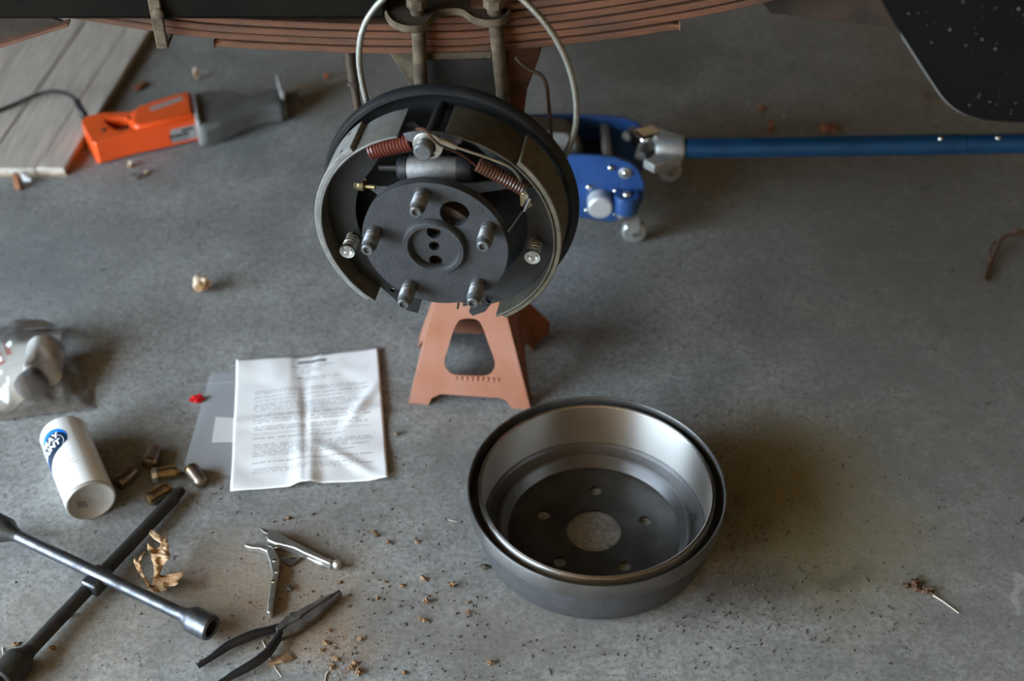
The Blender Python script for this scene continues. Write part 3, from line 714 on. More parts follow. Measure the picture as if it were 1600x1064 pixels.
# ------------------------------------------------------------------ floor jack
JY0, JY1 = 1.815, 1.935
jk = thing('floor_jack', 'blue trolley jack with silver handle yoke behind the drum brake', 'floor jack', (.05, 1.875, 0))
MJK = loc_of(jk)
pp = [(600, 250), (700, 246), (880, 242), (930, 244), (960, 247), (984, 254), (1000, 268), (1008, 288), (1006, 312), (996, 330), (975, 343), (950, 347), (890, 338), (700, 322), (600, 310)]
sp3 = [YP(x, y, JY0) for x, y in pp]
spoly = [(p.x, p.z) for p in sp3]
for nm, yy in (('side_plate', JY0), ('side_plate', JY1)):
    MB().plate(spoly, [], yy, yy+.008, lambda a, b, h: MJK @ Vector((a+(h > 1.9)*.02, h, b))).build(nm, MT['jack_blue'], jk, .0025)
def jcyl(x, y, r_, l, nm, m, par=jk, Y=JY0, bev=.0012):
    p = YP(x, y, Y); return MB().lathe([(0, l), (r_*.86, l), (r_, l-r_*.14), (r_, 0), (0, 0)], 28, align(MJK @ p, (0, -1, 0))).build(nm, m, par)
jcyl(937, 312, .0205, .026, 'axle_cap', MT['silver_paint'])
jcyl(977, 270, .0105, .003, 'washer', MT['jack_grey'])
for x, y, r_ in ((977, 269, .0058), (954, 261, .0052), (920, 291, .0052), (961, 297, .0042), (916, 327, .0038), (960, 333, .003)):
    p = YP(x, y, JY0); MB().ball(MJK @ (p+Vector((0, -.003, 0))), r_, 14, 8, (1, .8, 1)).build('bolt', MT['chrome'], jk)
cc = YP(983, 318, JY0-.016)
def caster(cx, cy, zt, par):
    c = thing('caster', None, None); c.parent = par
    Mc = Matrix.Translation(MJK @ Vector((cx, cy, 0)))
    MB().lathe([(0, zt), (.010, zt), (.0115, zt-.006), (.0115, zt+.001), (.0195, zt+.001), (.0205, zt-.002), (.0205, .062), (0, .062)], 28, Mc).build('caster_boss', MT['jack_blue'], c)
    MB().ball(Mc @ Vector((0, 0, zt+.001)), .0075, sc=(1, 1, .7)).build('caster_nut', MT['chrome'], c)
    MB().lathe([(0, .062), (.019, .062), (.020, .058), (.018, .052), (0, .052)], 24, Mc).build('swivel_race', MT['chrome'], c)
    MB().plate([(-.014, .055), (.016, .055), (.020, .020), (.012, .014), (.004, .020)], [], -.0115, -.0095, lambda a, b, h: Mc @ Vector((a+.006, h, b))).build('fork', MT['jack_grey'], c, .001)
    MB().plate([(-.014, .055), (.016, .055), (.020, .020), (.012, .014), (.004, .020)], [], .0095, .0115, lambda a, b, h: Mc @ Vector((a+.006, h, b))).build('fork', MT['jack_grey'], c, .001)
    MB().lathe([(.004, -.009), (.017, -.009), (.0205, -.006), (.0205, .006), (.017, .009), (.004, .009)], 36, align(Mc @ Vector((.016, 0, .0206)), (0, -1, 0)), True).build('caster_wheel', MT['caster'], c)
    MB().cyl(Mc @ Vector((.016, -.0135, .0206)), Mc @ Vector((.016, .0135, .0206)), .005, 12).build('axle_bolt', MT['chrome'], c)
caster(.186, JY0-.014, .092, jk)
caster(.262, JY1+.045, .092, jk)
# front wheels
for yy in (JY0-.014, JY1+.010):
    MB().lathe([(.005, 0), (.030, 0), (.033, .004), (.033, .010), (.030, .014), (.005, .014)], 32, align(MJK @ Vector((-.185, yy+.014, .0332)), (0, -1, 0)), True).build('front_wheel', MT['jack_grey'], jk)
# inner mechanism
MB().box((-.22, JY0+.008, .04), (.12, JY1, .10), MJK).build('hydraulic_unit', MT['jack_dark'], jk, .006)
MB().box((.10, JY0+.012, .05), (.175, JY1-.004, .115), MJK).build('pump_block', MT['jack_dark'], jk, .008)
ar = [YP(x, y, 1.86) for x, y in ((700, 262), (838, 262), (880, 258), (914, 252), (900, 215), (885, 205), (700, 190))]
MB().plate([(p.x, p.z) for p in ar], [], 1.852, 1.90, lambda a, b, h: MJK @ Vector((a, h, b))).build('lifting_arm', MT['jack_arm'], jk, .004)
pa, pb = G(870, 215, .15), G(905, 250, .15)
MB().cyl(MJK @ Vector((.155, JY0+.01, .135)), MJK @ Vector((.155, JY1, .135)), .008, 14).build('yoke_pin', MT['jack_grey'], jk)
MB().cyl(MJK @ G(990, 204, .14), MJK @ G(978, 214, .14), .008, 14).build('release_valve', MT['jack_arm'], jk)
# yoke and handle
yk = thing('handle_yoke', None, None); yk.parent = jk
HA, HB = G(1068, 231.5, .155), G(1700, 222, .175)
hd_ = (HB-HA).normalized()
MB().lathe([(0, -.045), (.015, -.045), (.0175, -.04), (.0215, -.004), (.0200, 0), (0, 0)], 28, align(MJK @ HA, hd_)).build('socket', MT['jack_grey'], yk)
for pts_ in (((1005, 252), (1022, 262), (1066, 247), (1068, 236), (1030, 243)), ((1008, 205), (1022, 198), (1058, 212), (1062, 220), (1030, 222))):
    q = [G(x, y, .152) for x, y in pts_]
    MB().plate([(p.x, p.y) for p in q], [], .140, .156, None, MJK).build('yoke_arm', MT['jack_grey'], yk, .002)
MB().box((-.022, -.018, -.02), (.02, .018, .012), Matrix.Translation(MJK @ G(1012, 214, .145)) @ Matrix.Rotation(.5, 4, 'Z')).build('pump_link', MT['chrome'], yk, .006)
MB().cyl(MJK @ G(1006, 228, .14), MJK @ G(1000, 245, .14), .009, 14).build('pivot_pin', MT['jack_arm'], yk)
hn = thing('handle', None, None); hn.parent = jk
HM = G(1506, 225, .170)
tt = (HM-HA).length
MB().tube([MJK @ HA, MJK @ (HA+hd_*tt)], .0172, 28).build('lower_tube', MT['handle_blue'], hn)
MB().tube([MJK @ (HA+hd_*(tt+.0012)), MJK @ (HA+hd_*(tt+.55))], .0166, 28).build('upper_tube', MT['handle_blue'], hn)
for x, y in ((1464, 221), (1551, 219)):
    d = ray(x, y).normalized()
    # button sits on the tube surface
    k = (HA+hd_*((G(x, y, .17)-HA).dot(hd_)))
    MB().ball(MJK @ (k+Vector((0, -.45, .9)).normalized()*.0168), .0045, 12, 8).build('lock_button', MT['chrome'], hn)

# ------------------------------------------------------------------ brake drum on the floor
DC = Vector((.1066, 1.1629, 0))
bd = thing('brake_drum', 'grey cast iron brake drum lying open side up on concrete', 'brake drum', DC)
Z = .0916
MB().lathe([(.128, 0), (.140, .002), (.1475, .010), (.151, .022), (.1523, .040), (.1530, .064), (.1530, .0665), (.1490, .0665), (.1485, .024), (.135, .006), (.125, .004)], 128, None, True).build('drum_shell', MT['drum_cast'], bd)
MB().lathe([(.1530, .0655), (.1622, .0675), (.1632, .0695), (.1634, Z-.0015), (.1627, Z), (.1612, Z), (.1604, Z-.001), (.1600, Z-.018), (.1530, Z-.018)], 128, None, True).build('machined_band', MT['drum_band'], bd)
MB().lathe([(.1602, Z-.0172), (.1490, Z-.0172), (.1490, Z-.019), (.1602, Z-.019)], 128, None, True).build('groove', MT['groove_black'], bd)
MB().lathe([(.1495, Z-.019), (.1495, Z-.0035), (.1485, Z-.0018), (.1455, Z-.0018), (.1440, Z-.003), (.1435, .026), (.1435, .0225), (.1495, .0225)], 128, None, True).build('friction_surface', MT['machined'], bd)
# stepped interior down to the web
MB().lathe([(.1436, .0235), (.1415, .0235), (.1395, .0185), (.1330, .0165), (.1270, .0165), (.1245, .0195), (.1220, .0200), (.1195, .0185), (.1170, .0120), (.1120, .0055), (.1120, .0015), (.1250, .0018), (.1440, .014)], 128, None, True).build('stepped_ring', MT['machined_dull'], bd)
hl = [circle(.0699*math.cos(1.491-k*2*math.pi/5), .0699*math.sin(1.491-k*2*math.pi/5), .0080, 24) for k in range(5)]
MB().plate(circle(0, 0, .1125, 96), [circle(0, 0, .0357, 48)]+hl, .0015, .0050).build('drum_web', MT['drum_web'], bd, .0006, 1)
pa_ = G(1076, 806, .02)-DC; an_ = math.atan2(pa_.y, pa_.x)
MB().lathe([(0, .0175), (.0072, .0172), (.0072, .0160), (0, .016)], 20, Matrix.Translation((.1295*math.cos(an_), .1295*math.sin(an_), 0))).build('knockout', MT['drum_web'], bd)

# ------------------------------------------------------------------ weathered board panel, reciprocating saw
BT = .018
bdp = thing('plank_board', 'weathered grey board of grooved planks lying on the floor', 'wooden board', (-.8, 2.02, 0))
MW = loc_of(bdp)
A = G(101, 262, BT); A.z = 0
Bq = G(229, 55, BT); Bq.z = 0
dv = (Bq-A).normalized(); dvx = Vector((1, 0, 0))
FL = 1.3
wid = [.052, .094, .094, .094, .094]
s0 = 0.0
MWD = MW
for i, w_ in enumerate(wid):
    a0, a1 = A-dvx*(s0+.0012), A-dvx*(s0+w_-.0012)
    q = [a0, a0+dv*FL, a1+dv*FL, a1]
    MB().plate([(p.x, p.y) for p in q], [], .004, BT-(.001 if i % 2 else 0), None, MW).build('plank', MT['wood_grey'], bdp, .0012, 1)
    s0 += w_
q = [A, A+dv*FL, A-dvx*s0+dv*FL, A-dvx*s0]
MB().plate([(p.x, p.y) for p in q], [], 0, .005, None, MW).build('backing_board', MT['wood_end'], bdp)

sw = thing('reciprocating_saw', 'orange and grey reciprocating saw lying on its side', 'power saw', G(230, 205))
MS = loc_of(sw)
ST = .048
ob = thing('housing', None, None); ob.parent = sw
outp = [(127, 190), (133, 182), (158, 176), (200, 175), (212, 171), (240, 161), (270, 152), (299, 144), (305, 186), (262, 196), (240, 201), (214, 206), (180, 214), (150, 223), (143, 222)]
hole = [(160, 186), (172, 184), (196, 183.5), (203, 190), (204, 200), (190, 203), (180, 203), (168, 195)]
oo = [G(x, y, ST) for x, y in outp]; hh = [G(x, y, ST) for x, y in hole]
MB().plate([(p.x, p.y) for p in oo], [[(p.x, p.y) for p in hh]], .004, ST, None, MS).build('housing_shell', MT['orange'], ob, .006, 3)
# raised motor section
mo = [G(x, y, ST) for x, y in ((206, 181), (214, 172), (240, 162), (270, 153), (298, 146), (303, 182), (262, 193), (240, 198), (213, 203), (204, 196))]
MB().plate([(p.x, p.y) for p in mo], [], .02, ST+.008, None, MS).build('motor_cover', MT['orange'], ob, .007, 3)
nk = [G(x, y, .02) for x, y in ((297, 165), (425, 132), (437, 132), (444, 163), (412, 172), (380, 190), (352, 204), (318, 213))]
gr_ = [G(x, y, ST) for x, y in ((300, 143), (340, 138), (360, 136), (378, 143), (392, 146), (420, 136), (432, 132), (440, 150), (443, 160), (410, 164), (382, 174), (352, 188), (312, 198), (306, 186))]
MB().plate([(p.x, p.y) for p in gr_], [], .003, ST-.002, None, MS).build('gear_case', MT['saw_grey'], sw, .009, 3)
c1_, c2_ = G(302, 145, ST+.003), G(311, 196, ST+.003)
MB().box((-.005, -.047, .0), (.005, .047, ST+.004), Matrix.Translation(MS @ Vector(((c1_.x+c2_.x)/2, (c1_.y+c2_.y)/2, .001))) @ Matrix.Rotation(math.atan2(c1_.y-c2_.y, c1_.x-c2_.x)-math.pi/2, 4, 'Z')).build('gear_collar', MT['saw_light'], sw, .004)
sh = G(440, 150, .03)
MB().box((-.004, -.034, 0), (.004, .034, .058), Matrix.Translation(MS @ Vector((sh.x, sh.y, .002))) @ Matrix.Rotation(.25, 4, 'Z')).build('shoe', MT['saw_light'], sw, .002)
MB().box((-.002, -.016, .0), (.026, .016, .012), Matrix.Translation(MS @ Vector((sh.x+.006, sh.y+.004, .014))) @ Matrix.Rotation(.35, 4, 'Z')).build('blade_clamp', MT['saw_grey'], sw, .003)
b0, b1 = G(462, 137, .02), G(545, 118, .02)
bd_ = (b1-b0).normalized(); bpn = Vector((-bd_.y, bd_.x, 0))
MB().plate([((b0+bpn*.008).x, (b0+bpn*.008).y), ((b0-bpn*.008).x, (b0-bpn*.008).y), ((b1-bpn*.006).x, (b1-bpn*.006).y), ((b1+bpn*.003).x, (b1+bpn*.003).y)], [], .018, .0196, None, MS).build('blade', MT['jack_grey'], sw)
# stickers, switch, trigger
def flatq(pts_, z0, z1, nm, m, par=sw):
    q = [G(x, y, z1) for x, y in pts_]
    return MB().plate([(p.x, p.y) for p in q], [], z0, z1, None, MS).build(nm, m, par)
flatq(((233, 168), (283, 150), (287, 155), (237, 173)), ST+.0075, ST+.0088, 'top_sticker', MT['sticker'])
fa, fb = G(254, 213), G(312, 200)
# side sticker stands on the near face
n0, n1 = G(252, 199, ST*.95), G(305, 187, ST*.95)
dn = (n1-n0).normalized(); nn_ = Vector((dn.y, -dn.x, 0))
Ms = Matrix.Translation(MS @ (n0+nn_*.0012)) @ Matrix((dn, Vector((0, 0, 1)), nn_)).transposed().to_4x4()
Lq = (n1-n0).length
sdk = MB().plate([(.004, -.036), (Lq-.002, -.036), (Lq-.002, -.008), (.004, -.008)], [], -.001, .0012, None, Ms).build('side_sticker', MT['sticker'], sw)
for k, (a, b_, w_, h_) in enumerate(((.034, -.017, .022, .005), (.010, -.026, .012, .006), (.023, -.026, .010, .006), (.034, -.026, .012, .006), (.010, -.033, .035, .002))):
    MB().plate([(a, b_), (a+w_, b_), (a+w_, b_+h_), (a, b_+h_)], [], .0011, .0016, None, Ms).build('sticker_print', MT['sticker_dark'], sdk)
tg = [G(x, y, .035) for x, y in ((182, 205), (203, 200), (201, 194), (180, 199))]
MB().plate([(p.x, p.y) for p in tg], [], .01, .034, None, MS).build('trigger', MT['jack_dark'], sw, .002)
p = G(162, 204, ST); MB().cyl(MS @ Vector((p.x, p.y, ST-.001)), MS @ Vector((p.x, p.y, ST+.002)), .004, 12).build('screw', MT['jack_dark'], sw)
w0 = G(162, 234.5, .02)
ra, rb = G(150, 223, .03), G(214, 206, .03); dd = (rb-ra).normalized(); n2 = Vector((dd.y, -dd.x, 0))
Mv = Matrix.Translation(MS @ (G(160, 232, .022)+n2*.002)) @ Matrix((dd, Vector((0, 0, 1)), n2)).transposed().to_4x4()
MB().box((0, -.006, -.002), (.012, .006, .001), Mv).build('side_vent', MT['jack_dark'], sw)
crd = smooth_path([G(134, 186, .03), G(127, 172, .05), G(118, 155, .055), G(100, 145, .045), G(78, 143, .032), G(52, 150, BT+.012), G(25, 162, BT+.005), G(0, 172, BT+.005), G(-60, 195, BT+.005), G(-160, 205, BT+.005), G(-230, 170, BT+.005), G(-290, 120, .006)], 6)
MB().tube([MS @ p for p in crd], .0036, 10).build('power_cord', MT['rubber'], sw)
MB().tube([MS @ p for p in smooth_path([G(136, 189, .03), G(128, 174, .048), G(120, 158, .055)], 5)], [.0075]*5+[.006]*6, 12).build('strain_relief', MT['rubber'], sw)

# ------------------------------------------------------------------ paper and bags
pc = [G(370, 567, .004), G(591, 544, .004), G(607, 748, .004), G(360, 769, .004)]
pn = thing('instruction_sheet', 'white printed instruction sheet with a centre fold on the floor', 'paper', (-.29, 1.38, 0))
MP = loc_of(pn)
NX, NY = 48, 56
vs_, fs_, uvs = [], [], []
for j in range(NY+1):
    for i in range(NX+1):
        u, v = i/NX, j/NY
        p = (pc[0]*(1-u)+pc[1]*u)*(1-v)+(pc[3]*(1-u)+pc[2]*u)*v
        q = Vector((u*3, v*4, 1.3))
        z = .005+.003*noise.noise(q)+.0012*noise.noise(q*2.7)
        cr = abs(u-.475)
        z += (.010*(v-.42))*max(0, 1-cr/.10)*1.6 - .004*max(0, 1-cr/.03)
        z += .003*max(0, 1-abs(v-.5)/.06)
        d = (u-.86)*.8+(v-.45)*.6
        z += .005*max(0, 1-abs(d)/.05)*max(0, 1-abs(v-.45)/.25)
        z += .004*max(0, 1-abs((u-.72)*.6-(v-.83)*.8)/.05)*max(0, 1-abs(v-.85)/.2)
        z += .012*max(0, u-.88)*max(0, v-.8)*10 + .010*max(0, .2-v)*max(0, .35-u)*8
        vs_.append(MP @ Vector((p.x, p.y, max(.0022, z)))); uvs.append((u, 1-v))
for j in range(NY):
    for i in range(NX):
        a = j*(NX+1)+i; fs_.append([a, a+NX+1, a+NX+2, a+1])
po = MB().add(vs_, fs_).build('sheet', MT['paper'], pn, ang=60, solid=.0002)
uvl = po.data.uv_layers.new(name='UVMap')
for lp in po.data.loops: uvl.data[lp.index].uv = uvs[lp.vertex_index]

def sheet(name, corners, z0, amp, freq, m, parent, M, n=28, seed=0, dome=None, zmin=.001, ang=80):
    vs_, fs_ = [], []
    for j in range(n+1):
        for i in range(n+1):
            u, v = i/n, j/n
            p = (corners[0]*(1-u)+corners[1]*u)*(1-v)+(corners[3]*(1-u)+corners[2]*u)*v
            q = Vector((p.x*freq, p.y*freq, seed))
            rdg = 1-abs(noise.noise(q))*2
            e = min(1, 6*min(u, 1-u, v, 1-v)+.25)
            z = z0+amp*e*(.5+.6*rdg*.5+.5*noise.noise(q*.6))
            if dome: z += dome(p.x, p.y, u, v)
            vs_.append(M @ Vector((p.x, p.y, max(zmin, z))))
    for j in range(n):
        for i in range(n):
            a = j*(n+1)+i; fs_.append([a, a+n+1, a+n+2, a+1])
    return MB().add(vs_, fs_).build(name, m, parent, ang=ang)

zb = thing('zip_bag', 'translucent plastic zip bag half under the printed sheet', 'plastic bag', G(330, 660))
MZ = loc_of(zb)
zc = [G(330, 584), G(470, 580), G(450, 765), G(288, 727)]
sheet('bag_front', zc, .0012, .0012, 30, MT['film_milky'], zb, MZ, 20, 2)
zz = [G(x, y, .003) for x, y in ((327, 595), (470, 590), (470, 592.5), (326.5, 598))]
MB().plate([(p.x, p.y) for p in zz], [], .002, .0034, None, MZ).build('zip_strip', MT['film_milky'], zb)
q = [G(x, y, .002) for x, y in ((337, 652), (400, 655), (400, 690), (331, 691))]
MB().plate([(p.x, p.y) for p in q], [], .0021, .0027, None, MZ).build('paper_label', MT['label_white'], zb)
q = [G(x, y, .002) for x, y in ((322, 632), (400, 632), (400, 708), (345, 709), (314, 700), (308, 690))]
MB().plate([(p.x, p.y) for p in q], [], .0012, .002, None, MZ).build('folded_insert', MT['film_milky'], zb)

cb = thing('clear_bag', 'crumpled clear plastic bag with white and grey plastic parts inside', 'plastic bag', G(55, 610))
MC = loc_of(cb)
def hump(x, y, u, v):
    z = 0
    for gx, gy, r_, h in ((64, 575, .10, .060), (48, 615, .06, .046), (90, 630, .07, .018), (30, 645, .08, .022)):
        g = G(gx, gy); d = math.hypot(x-g.x, y-g.y); z = max(z, h*max(0, 1-(d/r_)**2))
    return z*min(1, 5*min(u, 1-u, v, 1-v)+.15)
cc_ = [G(-60, 521), G(104, 514), G(146, 642), G(-60, 668)]
sheet('bag_film', cc_, .002, .012, 42, MT['film_clear'], cb, MC, 44, 5, hump, ang=12)
q = [G(x, y, .003) for x, y in ((-60, 522), (97, 516), (92, 540), (60, 600), (20, 640), (-60, 650))]
MB().plate([(p.x, p.y) for p in q], [], .0012, .0022, None, MC).build('backing_card', MT['bag_card'], cb)
for pts_ in (((2, 530), (11, 528), (19, 552), (10, 555)), ((-12, 548), (-2, 545), (8, 566), (-2, 572))):
    q = [G(x, y, .003) for x, y in pts_]
    MB().plate([(p.x, p.y) for p in q], [], .0022, .0027, None, MC).build('red_print', MT['bag_red'], cb)
pA, pB = G(72, 538, .028), G(66, 592, .026)
MB().lathe([(0, 0), (.018, .001), (.026, .008), (.0275, .02), (.0275, .062), (.026, .066), (0, .066)], 32, align(MC @ pA, pB-pA)).build('white_cup', MT['bag_white'], cb)
pA, pB = G(64, 590, .024), G(40, 608, .024)
MB().lathe([(0, 0), (.019, .001), (.022, .005), (.022, .024), (.018, .034), (0, .038)], 28, align(MC @ pA, pB-pA)).build('grey_cap', MT['knob_grey'], cb)

# ------------------------------------------------------------------ spray can
CR = .0325
cA, cB = G(142, 783, CR), G(98, 675, CR)
ca = thing('spray_can', 'white spray paint can with blue logo lying on its side', 'spray can', (cA.x, cA.y, 0))
MCn = loc_of(ca)
cd = (cB-cA).normalized()
cx_ = Vector((cd.y, -cd.x, 0)); cz_ = Vector((0, 0, 1))
# can frame: axis cd; angle phi from straight up, positive to the can's right as read upright
def can_pt(s, t, r_=CR):
    ph = s/CR
    return MCn @ (cA+cd*t+(cz_*math.cos(ph)+cx_*math.sin(ph))*r_)
LC = .138
Mcan = align(MCn @ cA, cd)
MB().lathe([(CR-.0006, .0015), (CR, .004), (CR, LC), (CR-.002, LC+.004), (CR-.010, LC+.011), (.014, LC+.015), (.0125, LC+.019), (.010, LC+.019), (0, LC+.019)], 64, Mcan).build('can_body', MT['can_white'], ca)
MB().lathe([(0, .008), (.018, .006), (.0265, .001), (.0295, -.0012), (CR-.001, -.001), (CR+.0005, .001), (CR, .004)], 64, Mcan).build('can_base', MT['can_bottom'], ca)
def on_can(poly, nm, m, h, par, holes=()):
    # subdivide the flat shape finely enough to follow the curve
    import bmesh
    bm = bmesh.new()
    mb = MB().plate(poly, list(holes), 0, 0)
    ntop = len(poly)+sum(len(q) for q in holes)
    vv = [bm.verts.new((p.x, p.y, 0)) for p in mb.v[:ntop]]
    for f in mb.f:
        if max(f) < ntop and len(f) == 3:
            try: bm.faces.new([vv[i] for i in f])
            except ValueError: pass
    for k in range(14):
        x = -.06+k*.006
        bmesh.ops.bisect_plane(bm, geom=bm.verts[:]+bm.edges[:]+bm.faces[:], plane_co=(x, 0, 0), plane_no=(1, 0, 0))
    bm.verts.ensure_lookup_table()
    out = MB(); out.v = [can_pt(v.co.x, v.co.y, CR+h) for v in bm.verts]
    bm.verts.index_update(); out.f = [[v.index for v in f.verts][::-1] for f in bm.faces]; bm.free()
    o = out.build(nm, m, par)
    return o
lgo = thing('logo', None, None); lgo.parent = ca
S0, T0c = -.0215, .103
drop = [(S0+.0235*math.cos(R(a)), T0c+.021*math.sin(R(a))) for a in range(-20, 201, 10)] + [(S0-.030, T0c-.018), (S0-.033, T0c-.034), (S0-.026, T0c-.033), (S0-.010, T0c-.024), (S0+.010, T0c-.016)]
on_can(drop, 'logo_blue_field', MT['logo_blue'], .0003, lgo)
def scl(p, k, dx=0, dy=0): return [((x-S0)*k+S0+dx, (y-T0c)*k+T0c+dy) for x, y in p]
on_can(scl(drop, .86, .0022, -.0045), 'logo_navy_field', MT['logo_navy'], .0005, lgo)
ra_ = [(S0+.001+.0165*math.cos(R(a)), T0c-.006+.0150*math.sin(R(a))) for a in range(-40, 71, 10)]
rb_ = [(S0+.001+.0158*math.cos(R(a)), T0c-.006+.0143*math.sin(R(a))) for a in range(70, -41, -10)]
on_can(ra_+rb_, 'logo_ring', MT['print_white'], .0007, lgo)
def can_text(txt, s, t, size, nm, m, par, ang=0, h=.0008):
    cu = bpy.data.curves.new('txt', 'FONT'); cu.body = txt; cu.size = size; cu.align_x = 'RIGHT'; cu.offset = size*.03
    to = bpy.data.objects.new('txt', cu); col.objects.link(to)
    dg = bpy.context.evaluated_depsgraph_get(); me = bpy.data.meshes.new_from_object(to.evaluated_get(dg))
    bpy.data.objects.remove(to)
    mb = MB(); ca_, sa_ = math.cos(ang), math.sin(ang)
    mb.v = [can_pt(s+v.co.x*ca_-v.co.y*sa_, t+v.co.x*sa_+v.co.y*ca_, CR+h) for v in me.vertices]
    mb.f = [list(p.vertices) for p in me.polygons]
    return mb.build(nm, m, par)
can_text('SPRAY', S0+.0130, T0c+.0015, .0135, 'lettering', MT['print_white'], lgo, .06)
can_text('PAINT', S0+.0130, T0c-.0115, .0135, 'lettering', MT['print_white'], lgo, .06)
def dashes(par, rows, m):
    rd = random.Random(3)
    for (s, t, n_) in rows:
        mb = MB(); x = s
        for k in range(n_):
            w_ = rd.uniform(.0006, .0014); mb.add([can_pt(x, t, CR+.0004), can_pt(x+w_, t, CR+.0004), can_pt(x+w_, t+.0012, CR+.0004), can_pt(x, t+.0012, CR+.0004)], [[0, 1, 2, 3]])
            x += w_+rd.uniform(.0008, .002)
        mb.build('small_print', m, par)
dashes(ca, ((-.026, .070, 7), (-.026, .057, 5), (-.008, .052, 3), (-.004, .046, 3), (-.030, .064, 4)), MT['print_dark'])
sm1 = [(.011, .008), (.0118, .008), (.0118, LC-.004), (.011, LC-.004)]
on_can(sm1, 'can_seam', MT['can_seam'], .0003, ca)
rd = random.Random(9)
for k in range(3):
    mb = MB()
    for j in range(5):
        x0 = .004+j*.0032; y0 = -.004-k*.004+j*.0012
        mb.add([Mcan @ Vector((x0*.8+.002, y0, .0038)), Mcan @ Vector((x0*.8+.004, y0+.0008, .0036)), Mcan @ Vector((x0*.8+.004, y0+.0026, .0036)), Mcan @ Vector((x0*.8+.002, y0+.002, .0038))], [[3, 2, 1, 0]])
    mb.build('date_code', MT['print_dark'], ca)

# ------------------------------------------------------------------ lug nuts
def lug_nut(px, py, ang, label, m1, m2, flip=False, tilt=0):
    g = G(px, py, .0105)
    o = thing('lug_nut', label, 'lug nut', (g.x, g.y, 0), ang, 'five bullet-shaped lug nuts')
    Mx = align((-.018, 0, .0108), (1, 0, tilt))
    MB().lathe([(0, 0), (.0070, 0), (.0104, .0015), (.0107, .004), (.0107, .0075), (.0104, .0085)], 12, Mx).build('seat', MT[m2], o)
    MB().lathe([(.0104, .0083), (.0098, .0095), (.0098, .0285), (.0090, .0325), (.0066, .0360), (.003, .0378), (0, .0382)], 18, Mx).build('capped_body', MT[m1], o)
lug_nut(197, 745, 1.05, 'dull brown lug nut lying closest to the spray can', 'nut_rust', 'nut_bronze')
lug_nut(238, 713, 1.50, 'grey-brown lug nut at the back, pointing away, behind the others', 'nut_rust', 'nut_bronze')
lug_nut(258, 740, 0.25, 'shiny lug nut in the middle of the group of five', 'nut_bronze', 'zinc')
lug_nut(247, 771, 0.75, 'bronze lug nut at the front, beside the dark wrench arm', 'nut_bronze', 'nut_bronze')
lug_nut(307, 744, -.95, 'lug nut poking out at the corner of the zip bag', 'nut_rust', 'nut_bronze')

# ------------------------------------------------------------------ cross lug wrench
lw = thing('lug_wrench', 'cross-shaped four-way lug wrench of dark steel', 'lug wrench', G(150, 908))
ML = loc_of(lw)
a0, a1 = G(4, 826, .030), G(312, 973, .020)
ad = (a1-a0).normalized()
arm = MB().tube([ML @ a0, ML @ a1], .0082, 16).build('bright_arm', MT['lug_steel'], lw)
def socket(p, d, ro, ri, l, m, par):
    return MB().lathe([(0, -.018), (.0083, -.018), (.010, -.010), (ro*.96, 0), (ro, .003), (ro, l-.002), (ro-.0015, l), (ri+.001, l), (ri, l-.001), (ri, .008), (0, .006)], 28, align(ML @ p, d)).build('socket', m, par)
socket(a1-ad*.012, ad, .0165, .0108, .030, MT['lug_steel'], arm)
socket(a0+ad*.008, -ad, .0165, .0108, .030, MT['lug_dark'], arm)
b0, b1 = G(12, 1052, .016), G(272, 778, .012)
bdr = (b1-b0).normalized()
arm2 = MB().tube([ML @ b0, ML @ b1], .0086, 14).build('dark_arm', MT['lug_dark'], lw)
socket(b0+bdr*.022, -bdr, .0185, .0120, .034, MT['lug_dark'], arm2)
MB().tube([ML @ (b1-bdr*.03), ML @ (b1+bdr*.012), ML @ (b1+bdr*.018)], [.0086, .0075, .005], 10, flat=.7).build('flattened_tip', MT['lug_dark'], arm2)
hc = G(152, 905, .02)
MB().box((-.017, -.0125, -.012), (.017, .0125, .008), Matrix.Translation(ML @ hc) @ Matrix.Rotation(math.atan2(bdr.y, bdr.x), 4, 'Z')).build('centre_joint', MT['lug_steel'], lw, .004, 3)

# ------------------------------------------------------------------ locking pliers
vg = thing('locking_pliers', 'small shiny locking pliers lying open on the concrete', 'locking pliers', G(430, 880))
MV = loc_of(vg)
z4 = lambda a, b: (360+a/4.03, 800+b/4.03)
def vplate(pts_, z0, z1, nm, m, par=vg, bev=.0018, holes=()):
    q = [G(*z4(x, y), z1) for x, y in pts_]
    return MB().plate([(p.x, p.y) for p in q], [], z0, z1, None, MV).build(nm, m, par, bev, 3)
vplate(((86, 200), (100, 194), (170, 200), (225, 205), (268, 215), (272, 245), (240, 262), (215, 240), (185, 228), (120, 222), (92, 214)), .001, .011, 'lower_jaw', MT['nickel'])
vplate(((222, 225), (270, 222), (292, 258), (306, 300), (300, 375), (288, 455), (272, 545), (264, 625), (246, 638), (228, 625), (230, 590), (242, 500), (262, 390), (246, 310), (232, 268)), .001, .0125, 'lower_handle', MT['nickel'])
vplate(((230, 130), (242, 108), (268, 106), (310, 128), (372, 166), (452, 206), (560, 262), (610, 290), (640, 308), (628, 326), (596, 312), (500, 272), (450, 250), (400, 224), (330, 206), (268, 192), (236, 178), (226, 160)), .002, .0150, 'upper_handle', MT['nickel'])
vplate(((176, 96), (232, 104), (250, 128), (240, 140), (205, 126)), .004, .0115, 'upper_jaw', MT['plier_steel'])
vplate(((476, 282), (492, 278), (560, 306), (604, 318), (600, 330), (560, 326), (510, 302)), .001, .0085, 'release_lever', MT['nickel'])
vplate(((318, 292), (345, 282), (398, 290), (432, 272), (470, 262), (478, 272), (440, 290), (398, 328), (372, 334), (338, 316)), .001, .0045, 'toggle_link', MT['plier_steel'])
s1, s2 = G(*z4(300, 214), .009), G(*z4(392, 216), .009)
